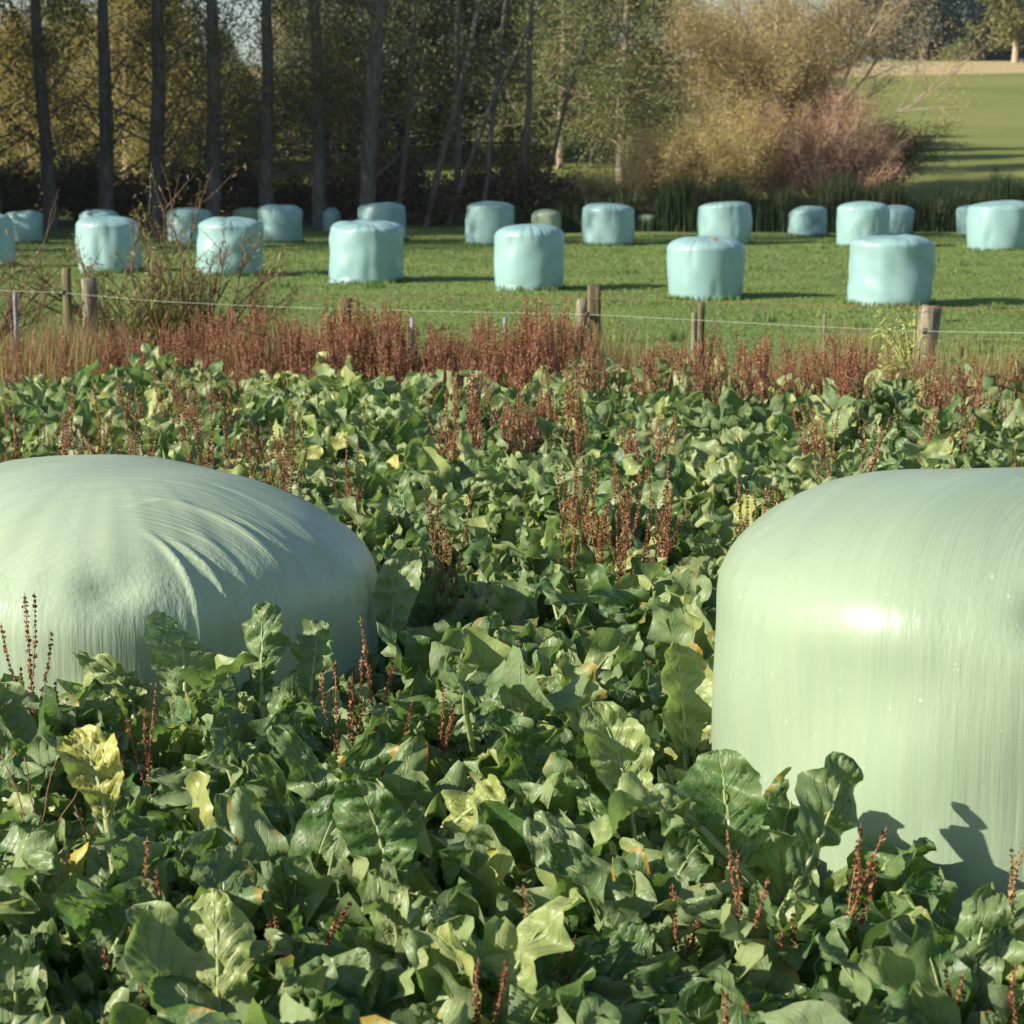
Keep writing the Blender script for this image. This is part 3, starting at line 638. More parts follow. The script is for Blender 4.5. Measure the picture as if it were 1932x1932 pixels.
for (px, py, Y, lab, kw) in [
    (88, 1095, 4.75, 'branched dark red dock stalk standing against the left green bale', dict(pr=3)),
    (726, 1150, 4.55, 'tallest brown dock stalk of the clump right of the slumped bale', dict(pr=0)),
    (638, 1240, 4.5, 'left stalk of the brown dock clump right of the slumped bale', dict(pr=5)),
    (795, 1235, 4.6, 'leaning right stalk of the brown dock clump right of the slumped bale', dict(pr=0, lean=(0, .18))),
    (672, 1225, 4.55, 'thin brown dock stalk inside the clump right of the slumped bale', dict(pr=4)),
    (238, 1580, 3.3, 'straight single dark red dock stalk in the lower left corner area', dict(pr=0)),
    (292, 1745, 3.15, 'short dark dock stalk beside the straight single one, lower left', dict(pr=0)),
    (258, 1270, 4.3, 'thin dock stalk in the leaves below the slumped bale', dict(pr=0)),
    (500, 1680, 3.2, 'spreading brown dock with crossed branches at the bottom left', dict(pr=7)),
    (893, 1790, 3.05, 'stubby red dock tip at the bottom middle', dict(pr=1)),
    (1500, 1478, 3.45, 'dry twiggy dock in front of the right green bale', dict(pr=6)),
    (1425, 1560, 3.4, 'dark red dock stalk left of the dry twiggy one', dict(pr=0)),
    (1888, 1548, 3.35, 'tan pointed dock seed head against the foot of the right green bale', dict(pr=1, tan=True)),
    (1762, 1800, 3.05, 'red dock stalk at the bottom right, left of three', dict(pr=0)),
    (1850, 1810, 3.02, 'red dock stalk at the bottom right, middle of three', dict(pr=0)),
    (1905, 1800, 3.0, 'red dock stalk at the bottom right, outermost of three', dict(pr=1)),
    (1370, 1850, 3.0, 'thick pinkish dock stalk at the bottom edge right of the middle', dict(pr=1)),
    (1072, 1610, 3.3, 'pale tan dock stalk rising from the leaves at the bottom middle', dict(pr=0, tan=True)),
    (1290, 1660, 3.4, 'faint dock tip between large leaves left of the dry twiggy dock', dict(pr=4))]:
    dock(px, py, Y, lab, **kw)
# stalks inside the crop, by photo column and row of the tips
MID = 'slender reddish dock stalk rising among the beet leaves'
for (x0, x1, y0, y1, Ya, Yb, n) in [(815, 880, 850, 960, 5.9, 7.6, 5), (1040, 1290, 850, 960, 6.2, 7.6, 24), (1395, 1480, 890, 930, 6.4, 7.0, 8), (1600, 1760, 850, 900, 6.6, 7.6, 7),
                                  (0, 330, 690, 830, 8.2, 11.5, 42), (330, 560, 740, 850, 7.6, 10., 28), (200, 460, 660, 740, 10, 12.4, 22), (560, 800, 800, 880, 7.2, 8.4, 5), (820, 1120, 670, 790, 8.8, 11.8, 54),
                                  (1130, 1280, 720, 800, 8.4, 10.5, 14), (1500, 1800, 720, 820, 8., 10.5, 16), (1800, 1932, 760, 850, 7.6, 9., 4)]:
    for k in range(int(n * .72)):
        dock(rp.uniform(x0, x1), rp.uniform(y0, y1), rp.uniform(Ya, Yb), MID, bush=y1 < 850 and rp.random() < .6, tan=rp.random() < .12, group='dock stalks among the beet')
# the band along the fence
def Yf(px): return 16.0 + (px - 130) * (12.9 - 16.0) / (1755 - 130)
BAND = 'rusty red dock plant in the thick weed band along the fence'
dens = [(0, 70, 5, 640), (70, 200, 7, 630), (200, 330, 14, 625), (330, 470, 18, 600), (470, 560, 12, 585), (560, 610, 8, 610), (610, 690, 15, 585), (695, 770, 13, 590), (770, 815, 5, 640), (815, 900, 13, 640), (900, 980, 13, 625),
        (985, 1060, 14, 590), (1060, 1100, 8, 620), (1140, 1300, 12, 670), (1300, 1420, 11, 650), (1420, 1560, 12, 660), (1560, 1640, 10, 655), (1650, 1760, 7, 680), (1770, 1860, 8, 700), (1870, 1990, 9, 690)]
REST = []
for (a, b_, n, yt) in dens:
    for k in range(int(n * 1.5)):
        px = rp.uniform(a, b_); Y = Yf(px) - rp.uniform(.1, 2.6)
        py = yt - 30 - (14 if px > 800 else 0) + abs(rp.gauss(0, 34))
        if rp.random() > .27: REST.append((px, py, Y)); continue
        dock(px, py, Y, BAND, bush=rp.random() < .9, tan=rp.random() < .16, group='dock band along the fence')

for (px, yt, dy) in [(1296, 632, .5), (1312, 628, .7), (1330, 640, .4), (945, 640, .6), (962, 636, .9), (772, 636, .6), (786, 645, .8), (156, 560, -.1), (176, 556, -.2), (186, 580, .1), (1110, 640, .6), (1130, 655, .7), (1022, 566, .9), (1060, 600, .7)]:
    dock(px, yt, Yf(px) - dy, BAND, bush=True, group='dock band along the fence')

def mesh_arrays(me):
    V = np.zeros(len(me.vertices) * 3, np.float32); me.vertices.foreach_get('co', V); A = np.zeros(len(me.vertices) * 4, np.float32); me.attributes['at'].data.foreach_get('color', A)
    Li = np.zeros(len(me.loops), np.int32); me.loops.foreach_get('vertex_index', Li); Lt = np.zeros(len(me.polygons), np.int32); me.polygons.foreach_get('loop_total', Lt)
    Ls = np.zeros(len(me.polygons), np.int32); me.polygons.foreach_get('loop_start', Ls); q = Ls[Lt == 4]; t = Ls[Lt == 3]
    return V.reshape(-1, 3), Li[q[:, None] + np.arange(4)], Li[t[:, None] + np.arange(3)], A.reshape(-1, 4)[:, :3]
DA = [[mesh_arrays(m_) for m_ in p_] for p_ in DKB]; mb = MB()
for (px, py, Y) in REST:
    top = Zat(py, Y); xw = X(px, Y, top); z0 = zgs(xw, Y); H = max(.3, top - z0); s_ = H / .8; k_ = min(1.05, max(.75, .3 + .5 * s_)); an = rp.uniform(0, 6.28); sh_ = rp.uniform(0, .25)
    for (V_, Q_, T_, A_) in DA[rp.randrange(len(DA))]:
        A2 = A_.copy(); A2[:, 0] = (A2[:, 0] + sh_) % 1.; mb.add(rotz(V_ * (k_, k_, s_), an) + np.array([xw, Y, z0 - .01]), Q_, T_ if len(T_) else None, A2)
tag(mb.build('dock_weeds', M_dockband), 'ragged rusty red mass of dock weeds filling the band along the fence', 'weeds', kind='stuff')

# ------------------------------------------------------------------ grasses
def blades(mb, P, h, wd, rng, lean=.35, tint=None, n=1):
    m = len(P); a = rng.uniform(0, 6.28, m); h = np.broadcast_to(h, (m,)) * rng.uniform(.6, 1.3, m)
    d = np.stack([np.cos(a), np.sin(a), 0 * a], -1); s = np.stack([-np.sin(a), np.cos(a), 0 * a], -1) * np.broadcast_to(wd, (m,))[:, None]
    ln = rng.uniform(.1, 1., m)[:, None] * lean; up = np.array([0, 0, 1.])
    m1 = P + up * h[:, None] * .55 + d * h[:, None] * ln * .35; tp = P + up * h[:, None] + d * h[:, None] * ln
    V = np.stack([P - s, P + s, m1 + s * .7, m1 - s * .7, tp], 1).reshape(-1, 3); i = np.arange(m)[:, None] * 5
    A = np.zeros((m, 5, 3)); A[:, :, 0] = (rng.uniform(0, 1, m) if tint is None else tint)[:, None]; A[:, :, 2] = rng.uniform(0, 1, m)[:, None]
    mb.add(V, i + np.array([0, 1, 2, 3]), i + np.array([3, 2, 4]), A.reshape(-1, 3))
rg = np.random.default_rng(77)
n = 210000; u = rg.uniform(0, 1, n); Y = 14.5 * (63 / 14.5) ** u; x = rg.uniform(-1, 1, n) * (.262 * Y + 1.5)
mb = MB(); pn = np.sin(x * .9 + 1.3 * np.sin(Y * .5)) * np.sin(Y * .7 + x * .3); tt = np.clip(.42 + .16 * pn + rg.normal(0, .2, n), 0, .999)
blades(mb, np.stack([x, Y, zg(x, Y) - .005], -1), (.022 + .012 * (pn > .5) + .0002 * Y), .004 + .0003 * Y, rg, 1.6, tt)
for (bx_, by_, br_) in BASES:
    m_ = 420; a_ = rg.uniform(0, 6.28, m_); q_ = br_ + np.abs(rg.normal(0, .05, m_)); P_ = np.stack([bx_ + q_ * np.sin(a_), by_ + q_ * np.cos(a_), 0 * a_], -1); P_[:, 2] = zg(P_[:, 0], P_[:, 1])
    blades(mb, P_, .10, .012, rg, .5, np.clip(rg.normal(.45, .2, m_), 0, .999))
m_ = 5000; cx_ = rg.integers(0, 90, m_); Yc_ = 15 * (62 / 15) ** rg.uniform(0, 1, 90); Xc_ = rg.uniform(-1, 1, 90) * .27 * Yc_
P_ = np.stack([Xc_[cx_] + rg.normal(0, .12, m_), Yc_[cx_] + rg.normal(0, .12, m_), np.zeros(m_)], -1); P_[:, 2] = zg(P_[:, 0], P_[:, 1]); blades(mb, P_, .11, .012, rg, .6, np.clip(rg.normal(.2, .2, m_), 0, .999))
tag(mb.build('grass', M_turf), 'short green grazed grass covering the paddock', 'grass', kind='stuff')
mb = MB(); n = 22000; px = rg.uniform(-60, 2000, n); Y = 16.0 + (px - 130) * (12.9 - 16.0) / 1625 + rg.normal(-.5, .85, n)
x = (px - CX) / F * (Y * ct + 2 * st); keep = (Y > 11.6)
P = np.stack([x, Y, zg(x, Y)], -1)[keep]; cl = .5 + .5 * np.sin(P[:, 0] * 3.1 + np.sin(P[:, 1] * 2.)); 
blades(mb, P, .30 + .34 * cl, .0032, rg, .4, np.clip(rg.uniform(0, 1, len(P)), 0, .999))
tag(mb.build('dry_grass', M_dry), 'tall dry straw coloured grass growing along the fence', 'grass', kind='stuff')
mb = MB(); n = 1500; px = rg.uniform(1835, 2010, n); Y = rg.uniform(12.4, 13.6, n); x = (px - CX) / F * (Y * ct + 1.6 * st)
P = np.stack([x, Y, zg(x, Y)], -1); blades(mb, P, Zat(735, 13) - P[:, 2].mean() + .02, .006, rg, .5)
tag(mb.build('pink_weeds', M_pink), 'low patch of pinkish red weeds beside the fence at the right', 'weeds', kind='stuff')

# ------------------------------------------------------------------ fence
def post(px, pt, Y, wpx, label, mat=M_post, sides=10, lean=0., square=False, base=None, name='fence_post', group='fence posts between crop and paddock', cat='post'):
    top = at(px, pt, Y); R = wpx / F * Y / 2; z0 = zgs(top[0], Y) - .1; H = top[2] - z0; rng = random.Random(int(px))
    mb = MB(); nz = 16; n = 4 if square else sides; V = []
    for i in range(nz):
        f = i / (nz - 1); 
        for j in range(n if not square else 16):
            if square:
                q, e = divmod(j, 4); c = [(-1, -1), (1, -1), (1, 1), (-1, 1)]; c0, c1 = c[q], c[(q + 1) % 4]; e = e / 4
                xx, yy = (c0[0] * (1 - e) + c1[0] * e) * .9, (c0[1] * (1 - e) + c1[1] * e) * .9; k = 1 + rng.uniform(-.03, .03)
            else: a = j * 2 * pi / n; xx, yy = math.cos(a), math.sin(a); k = 1 + .10 * math.sin(3 * a + 5 * f + px) + rng.uniform(-.05, .05)
            zz = H * f + (R * .35 * math.sin(xx * 2 + yy * 3) if i == nz - 1 else 0)
            V.append((R * xx * k * (1.08 - .08 * f) + lean * (f - 1) * H, R * yy * k, zz))
    m = 16 if square else n; V.append((0, 0, H + R * .12)); k = (nz - 1) * m
    mb.add(V, grid_faces(nz, m, True), [(k + j, k + (j + 1) % m, nz * m) for j in range(m)])
    o = mb.build(name, mat, smooth=False); o.location = (top[0], Y, z0)
    return tag(o, label, cat, group)
P1 = post(125, 507, 16.0, 17, 'narrow brown fence post left of the broom bush')
post(167, 527, 16.7, 27, 'thick tan old post half hidden left of the broom bush', M_postgrey)
post(652, 565, 15.0, 27, 'weathered round post sunk in red docks with only its top showing')
P2 = post(1121, 541, 14.1, 27, 'tall squared fence post with mossy top at the picture middle', square=True)
post(1099, 566, 14.35, 23, 'leaning pale weathered stump post tight behind the squared post', M_postgrey, lean=.04)
P3 = post(1323, 571, 13.75, 13, 'thin wooden fence batten between the squared and the thick post')
post(1310, 590, 14.3, 11, 'short greyish stake just left of the thin batten', M_postgrey)
P4 = post(1755, 580, 12.95, 41, 'thick round weathered fence post with split bark at the right', M_postgrey, lean=.055)
post(1816, 656, 13.0, 9, 'thin leaning wooden stake right of the thick round post', M_postgrey, lean=.12)
post(1684, 650, 16., 5, 'very thin pale stake in the grass near the tall weed', M_postgrey)
post(28, 553, 15.6, 8, 'white plastic electric fence stake at the left edge', M_white)
post(778, 600, 15.2, 8, 'small pale plastic stake between dock clumps left of the middle', M_white)
post(953, 598, 15.0, 7, 'small pale plastic stake just left of the tallest dock spike', M_white)
post(1878, 318, 80, 9, 'tiny dark post on the far green hillside', M_barkdark, group='far posts')
post(1556, 592, 14.6, 4, 'hair thin pale rod in the weeds right of the batten', M_postgrey)
def wire(pts, r, mat, name, label, dy=0.):
    P = np.array([at(px, py, Yf(px) + dy) for px, py in pts]); t = np.linspace(0, 1, len(P)); tt = np.linspace(0, 1, 60)
    C = np.stack([np.interp(tt, t, P[:, q]) for q in range(3)], -1); mb = MB(); tube(mb, C, r, 5)
    o = mb.build(name, mat); tag(o, label, 'wire', 'fence wires'); return o, C
wire([(-60, 546), (115, 552), (200, 560), (294, 568), (450, 576), (608, 582), (850, 588), (1105, 593), (1279, 602), (1515, 615), (1735, 625), (1932, 628), (2010, 629)], .0014, M_wire, 'electric_wire', 'thin white electric wire running along the whole fence', -.10)
o, C = wire([(560, 560), (683, 561), (900, 562), (1139, 563), (1333, 570), (1520, 574), (1735, 579), (1932, 586), (2010, 589)], .0016, M_rust, 'barbed_wire', 'rusty barbed wire along the post tops right of the middle', -.08)
mb = MB(); k = 0
for i in range(1, 59):
    for s_ in (-1, 1):
        d = np.array([.3 * s_, s_ * .6, 1.]) * .014; tube(mb, [C[i] - d, C[i] + d], .0018, 3)
mb.build('barb', M_rust, o)['kind'] = 'stuff'
wire([(1500, 630), (1640, 633), (1760, 637), (1932, 642), (2010, 645)], .0025, M_postgrey, 'lower_wire', 'slack pale lower wire beside the thick post', .05)
wire([(1640, 694), (1760, 698), (1850, 702), (1990, 705)], .0022, M_postgrey, 'lower_wire', 'lowest pale wire just above the pinkish weeds at the right', .25)
for P_, px, py, s_ in ((P1, 120, 552, 1), (P2, 1108, 594, 1), (P4, 1745, 625, 1)):
    c = at(px, py, Yf(px) - .10); mb = MB(); l = c - np.array(P_.location)
    tube(mb, [l + (0, 0, -.02), l + (0, 0, -.012), l, l + (0, 0, .012), l + (0, 0, .02)], [.008, .018, .012, .018, .008], 8); tube(mb, [l, l + (.01, .07, 0)], .005, 5)
    mb.build('insulator', M_black, P_)

# tall pale bolted weed at the thick post
r = empty('bolted_weed', (X(1720, 12.6, .2), 12.55, zgs(2.5, 12.5))); tag(r, 'tall yellow green bolted weed with arching stems left of the thick post', 'weed')
mb = MB(); lf = MB(); rng = np.random.default_rng(9)
for (ex, ey) in [(1648, 628), (1660, 612), (1642, 640), (1690, 605), (1700, 640), (1655, 680), (1665, 700), (1725, 600), (1712, 660), (1680, 650), (1650, 715), (1740, 640), (1700, 700), (1670, 740)]:
    e = at(ex, ey, 12.5 + rng.normal(0, .08)) - np.array(r.location); top = e * np.array([.62, 1, 1.12]) + np.array([.0, 0, .05])
    q0 = np.array([rng.normal(0, .03), 0, .0]); t = np.linspace(0, 1, 12)[:, None]
    P = q0 * (1 - t) ** 3 + 3 * (1 - t) ** 2 * t * np.array([.0, 0, .45]) + 3 * (1 - t) * t ** 2 * top + t ** 3 * e
    tube(mb, P, np.linspace(.010, .004, 12), 5, (rng.uniform(), 0, .5))
    for j in range(3, 12):
        if rng.random() < .8: B = curve(P[j], rng.normal(0, 1, 3) + (0, 0, .2), .07, 3); tube(mb, B, .0015, 3, (.5, 0, .5)); cards(lf, np.repeat(B[1:], 2, 0) + rng.normal(0, .015, (6, 3)), .022, rng, 1.5)
mb.build('stem', M_weedstem, r); lf.build('leaves', M_weedstem, r)
# thin dry forked stalks, lower left
for i, (px, pt, Y) in enumerate([(35, 1400, 3.75), (150, 1410, 3.7), (92, 1420, 3.8)]):
    t0 = at(px, pt, Y); z0 = zgs(t0[0], Y); mb = MB(); rng = np.random.default_rng(i); H = t0[2] - z0
    r = None
    P = curve((0, 0, 0), (.05, 0, 1), H * .7, 5, wob=.04, rng=rng); tube(mb, P, .0022, 5, (.2, 0, .2))
    for s_ in (-1, 1, .4): tube(mb, curve(P[-1 if s_ != .4 else 3], (.3 * s_ + rng.normal(0, .1), .1, 1), H * rng.uniform(.12, .3), 5, wob=.14, rng=rng), .0013, 4, (.2, 0, .2))
    o = mb.build('dry_stalk', M_dockstem); o.location = (t0[0], Y, z0)
    tag(o, ['forked tan dry stalk at the left picture edge', 'forked tan dry stalk beside the big yellow leaf', 'thin dry stalk between two forked ones, lower left'][i], 'stalk', 'dry stalks lower left')

# ------------------------------------------------------------------ shrubs and trees
def grow(mb, tips, p, d, L_, r, depth, rng, kids=4, spread=.6, shrink=.6, upb=.25, wob=.12, sides=5, a=None):
    n = 6 if depth else 4; P = curve(p, d, L_, n, (0, 0, upb), wob, rng); tube(mb, P, np.linspace(r, r * .45, n + 1), max(3, sides), a or (rng.uniform(), 0, .5), cap=False)
    if depth == 0: tips.append(P); return
    for k in range(kids):
        i = int(rng.integers(2, n + 1)); dd = nrm(P[i] - P[i - 1]); e = nrm(dd + rng.normal(0, spread, 3))
        grow(mb, tips, P[i], e, L_ * shrink * rng.uniform(.7, 1.2), r * .5, depth - 1, rng, kids, spread, shrink, upb, wob, sides - 1, a)
def shrub(name, base, label, stems, L_, r, depth, kids, barkm, leafm, nleaf, lsize, seed, aspect=2., spread=.45, upb=.3, dirs=None, cat='shrub', group=None, jitter=.05, shrink=.6, sides=5, leaf_from=0., wob=.12, crown='foliage'):
    rng = np.random.default_rng(seed); root = empty(name, base); tag(root, label, cat, group); mb = MB(); tips = []
    for k in range(stems):
        a = rng.uniform(0, 6.28); sp_ = rng.uniform(.1, 1.)
        d = dirs(k, rng) if dirs else (math.cos(a) * sp_, math.sin(a) * sp_, 1.2)
        grow(mb, tips, (rng.normal(0, .1) * L_ * .3, rng.normal(0, .1) * L_ * .3, -.05), d, L_ * rng.uniform(.7, 1.15), r, depth, rng, kids, spread, shrink, upb, wob, sides)
    mb.build('branches', barkm, root)
    T = np.concatenate([t[1:] for t in tips]); C = T[rng.integers(len(T), size=nleaf)] + rng.normal(0, jitter, (nleaf, 3)); C[:, 2] = np.maximum(C[:, 2], .02)
    lf = MB(); cards(lf, C, lsize, rng, aspect); lf.build(crown, leafm, root)
    return root
# broom bush behind the fence and the one at the left edge
YB = 17.2; bx = X(332, YB, -.4); bz = zgs(bx, YB)
def bd(k, rng):
    t = [(-1.15, 0, .85), (-.9, .2, 1.1), (-.55, 0, 1.5), (-.15, .2, 1.6), (.1, -.2, 1.7), (.45, 0, 1.4), (.75, .1, 1.3), (1., 0, 1.2), (-.6, 0, .5), (.7, .1, .5), (-1.0, .1, .35), (.3, .3, 1.2), (-.3, -.3, 1.3)]
    return t[k % len(t)]
shrub('broom_bush', (bx, YB, bz + .22), 'half bare reddish twigged broom bush standing at the fence on the left', 26, 1.0, .018, 2, 5, M_twig, F_broom, 5200, .06, 4, aspect=6, spread=.32, upb=.15, dirs=bd, jitter=.03, sides=4, wob=.07, shrink=.55)
o = [q for q in bpy.data.objects if q.name.startswith('broom_bush')][0]
mb = MB(); tube(mb, [(0, 0, -.3), (.01, 0, -.1), (0, 0, .1)], [.03, .024, .02], 7); mb.build('trunk', M_twig, o)
rng = np.random.default_rng(6); lf = MB(); C = rng.normal(0, 1, (15000, 3)) * (.18, .15, .21) + (-.05, -.08, .36); C = C[(C[:, 2] > -.1)]; cards(lf, C, .08, rng, 8, up=np.array([0, 0, .8])); lf.build('foliage', F_broom, o)
lf = MB(); C = rng.uniform(-1, 1, (5200, 3)) * (.62, .25, .24) + (-.1, -.55, -.06); cards(lf, C, .12, rng, 9, up=np.array([0, 0, 1.])); g_ = lf.build('rush_tuft', F_broom)
g_.location = o.location; tag(g_, 'green rushy tuft at the foot of the broom bush behind the red docks', 'plant')
shrub('broom_bush', (X(-45, 17, -.5), 17., zgs(-4.4, 17) + .3), 'bare twiggy bush at the left picture edge with a low arching branch', 14, .75, .016, 2, 4, M_twig, F_broom, 500, .035, 14, aspect=6, spread=.4, upb=.1, jitter=.02, sides=4, wob=.09,
      dirs=lambda k, rng: (rng.uniform(.0, 1.3), rng.uniform(-.4, .4), rng.uniform(.35, 1.3)))

def tree(name, base, label, H, r0, start, nb, blen, bang, leafs, lsize, barkm, leafm, seed, group=None, kids=3, droop=0., aspect=1.3, lean=(0, 0), sub=.5, jit=.25, shape=None, upb=.3, thin=1., spread=.5, cat='tree', wob=.012, tp=.7):
    rng = np.random.default_rng(seed); root = empty(name, base); tag(root, label, cat, group); mb = MB(); pts = []; wts = []
    P = curve((0, 0, -.3), (lean[0], lean[1], 1), H + .3, 22, (0, 0, .05), wob, rng); f = np.linspace(0, 1, 23)
    tube(mb, P, r0 * (1 - f) ** tp * thin + .02 + r0 * .35 * np.exp(-f * 40), 9)
    for k in range(nb):
        g = start + (1 - start) * ((k + rng.uniform(0, 1)) / nb); g = min(g, .98); p = np.array([np.interp(g, f, P[:, q]) for q in range(3)])
        a = k * 2.4 + rng.normal(0, .4); L_ = blen * (shape(g) if shape else (1.15 - g)) * rng.uniform(.65, 1.2)
        d = (math.cos(a), math.sin(a), bang + rng.normal(0, .12)); B = curve(p, d, L_, 7, (0, 0, upb), .09, rng)
        rb = max(.008, r0 * .22 * (1.1 - g)); tube(mb, B, np.linspace(rb, rb * .3, 8), 5, cap=False); pts.append(B[2:]); 
        for q in range(kids):
            i = int(rng.integers(2, 8)); e = nrm(nrm(B[i] - B[i - 1]) + rng.normal(0, spread, 3) + (0, 0, -droop))
            C = curve(B[i], e, L_ * sub * rng.uniform(.6, 1.2), 4, (0, 0, -droop), .12, rng); tube(mb, C, np.linspace(rb * .45, rb * .15, 5), 3, cap=False); pts.append(C[1:]); pts.append(C[2:])
    mb.build('trunk', barkm, root); T = np.concatenate(pts)
    # clumpy foliage: pick some attachment points as clump centres
    sel = T[rng.integers(len(T), size=max(40, leafs // 45))]; C = sel[rng.integers(len(sel), size=leafs)] + rng.normal(0, jit, (leafs, 3)) * (1, 1, .7 + droop)
    C = C[C[:, 2] > .05]; lf = MB(); cards(lf, C, lsize, rng, aspect, droop); lf.build('crown', leafm, root)
    return root
def dup(root, loc, rz, label, group=None, s=1.):
    r = root.copy(); COL.objects.link(r); r.location = loc; r.rotation_euler = (0, 0, rz); r.scale = (s, s, s); r['label'] = label
    if group: r['group'] = group
    for c in root.children:
        d = c.copy(); COL.objects.link(d); d.parent = r
    return r
def ground_at(px, Y): x = X(px, Y, zgs(X(px, Y), Y)); return (x, Y, zgs(x, Y))
ordn = ['first', 'second', 'third', 'fourth', 'fifth', 'sixth', 'seventh']
GP = 'row of poplars behind the paddock'
pops = []
for i, px in enumerate([97, 198, 293, 403, 502, 603, 692]):
    Y = 64 + .25 * (i % 3); b = ground_at(px, Y)
    t = tree('poplar_tree', b, 'straight grey poplar trunk, %s from the left in the row behind the bales' % ordn[i], 9.6, (.21, .23, .255, .24, .22, .215, .25)[i], .18, 34, 2.3, .45, 4200, .10, M_barkgrey, F_pop, 200 + i, GP, kids=3, jit=.3, tp=.32, lean=((i * 29) % 5 * .008 - .016, 0), wob=.018, shape=lambda g: 1.0 if g < .7 else 1.6 - g * .9, upb=.5)
    pops.append(t)
for i in range(4):
    x = pops[0].location.x - 1.75 * (i + 1); Y = 64 + .3 * (i % 2)
    dup(pops[i % 7], (x, Y, zgs(x, Y)), i * 1.3, 'poplar of the same row standing out of view beyond the left picture edge', 'poplars beyond the left edge', 1.)
for q in range(2): dup(pops[2 + q], (-28.3, 45.8, zgs(-27, 46)), 1. + q, 'tall poplar out of view left of the paddock', 'tall poplars left of the paddock', 2.2)
# second rank behind: golden and olive trees in the sun, dark conifers further right
gk = [tree('golden_tree', ground_at(60, 78), 'golden leaved tree behind the first poplar', 5.6, .16, .03, 60, 2.6, .5, 34000, .11, M_barkpale, F_gold, 301, 'trees behind the poplars', jit=.28, droop=.8, aspect=2.6),
      tree('golden_tree', ground_at(240, 76), 'golden leaved tree between the second and third poplars', 8.6, .15, .03, 60, 2.4, .6, 36000, .11, M_barkpale, F_gold, 302, 'trees behind the poplars', jit=.28, droop=.9, aspect=2.6),
      tree('olive_tree', ground_at(140, 83), 'olive green tree behind the gap of the first two poplars', 6.0, .18, .04, 60, 2.8, .5, 30000, .12, M_barkgrey, F_olive, 303, 'trees behind the poplars', jit=.4)]
for i, (px, Y, j, s_, lab) in enumerate([(345, 77, 0, 1.2, 'golden leaved tree behind the gap right of the third poplar'), (-40, 80, 1, .52, 'golden leaved tree at the left picture edge behind the poplars'),
        (455, 80, 2, .62, 'olive green tree behind the gap right of the fourth poplar'), (300, 90, 2, 1.0, 'olive tree in the far rank behind the third poplar'), (-20, 92, 2, .7, 'olive tree in the far rank at the left edge'), (545, 84, 1, .75, 'golden leaved tree deep behind the fifth and sixth poplars'),
        (640, 86, 0, .8, 'golden leaved tree deep behind the sixth and seventh poplars')]):
    dup(gk[j], ground_at(px, Y), i * 1.9 + .5, lab, None, s_)
dk = [tree('dark_conifer', ground_at(612, 81), 'dark conifer filling the gap right of the fifth poplar', 11, .2, .04, 100, 3.0, .1, 36000, .14, M_barkdark, F_dark, 311, 'dark conifers', droop=.35, aspect=2.2, jit=.3, upb=.1),
      tree('dark_conifer', ground_at(760, 82), 'dark conifer just right of the last poplar trunk', 11.5, .22, .06, 100, 2.9, .2, 36000, .14, M_barkdark, F_dark, 312, 'dark conifers', droop=.3, aspect=2.2, jit=.3, upb=.1)]
for i, (px, Y, j, s_, lab) in enumerate([(660, 83, 1, 1., 'dark conifer between the sixth and seventh poplars'), (440, 84, 0, .45, 'dark conifer behind the gap left of the fifth poplar'),
        (880, 84, 0, 1.05, 'dark conifer behind the leaning grey stems'), (960, 93, 1, 1.0, 'tall dark conifer in the far rank right of the leaning stems'), (820, 88, 1, 1.1, 'tall dark conifer in the far rank above the leaning stems')]):
    dup(dk[j], ground_at(px, Y), i * 2.1 + 1, lab, None, s_)
for i, (x, y) in enumerate([(-21.5, 60.), (-24.5, 58.3), (-27.5, 56.8), (-30.5, 55.6), (-26, 60.), (-20.6, 56.8)]):
    dup(dk[i % 2], (x, y, zgs(x, y)), i * 1.1, 'dark conifer standing out of view beyond the left picture edge', 'conifers beyond the left edge', 1.4)
# leaning slender stems
for i, (px, ln, H, r_) in enumerate([(800, .20, 11, .10), (842, .27, 10, .08), (860, .04, 12, .12), (905, .16, 11, .08), (968, .17, 10, .11), (1015, .20, 8, .06), (745, .14, 11, .09)]):
    lab = ['slender leaning grey stem, %s of seven right of the poplars' % q for q in ('second', 'third', 'fourth', 'fifth', 'sixth', 'last', 'first')][i]
    tree('leaning_tree', ground_at(px, 65.5 + .3 * (i % 3)), lab, H, r_, .35, 14, 1.6, .9, 500, .12, M_barkgrey, F_dark, 330 + i, 'slender leaning trees', kids=3, lean=(ln, 0), jit=.2, wob=.03)
# lit pines in the middle
pk = tree('pine_tree', ground_at(1170, 75), 'sunlit pine with a pale orange trunk right of the picture middle', 10.5, .17, .15, 110, 3.2, .0, 42000, .13, M_barkpale, F_pine, 341, 'sunlit pines', droop=.35, aspect=2.4, jit=.26, upb=.15)
tree('pine_tree', ground_at(1056, 80), 'thinner sunlit pine left of the pale trunked pine', 10.5, .13, .16, 90, 2.8, .0, 30000, .13, M_barkpale, F_pine, 342, 'sunlit pines', droop=.35, aspect=2.4, jit=.26, upb=.15)
for i, (px, Y, s_, lab) in enumerate([(1285, 82, .9, 'pine behind the pale willow on its left side'), (1110, 87, 1.0, 'pine of the far rank between the two sunlit pines'), (990, 88, 1.0, 'pine of the far rank left of the thinner sunlit pine')]):
    dup(pk, ground_at(px, Y), i * 1.7 + 2, lab, None, s_)
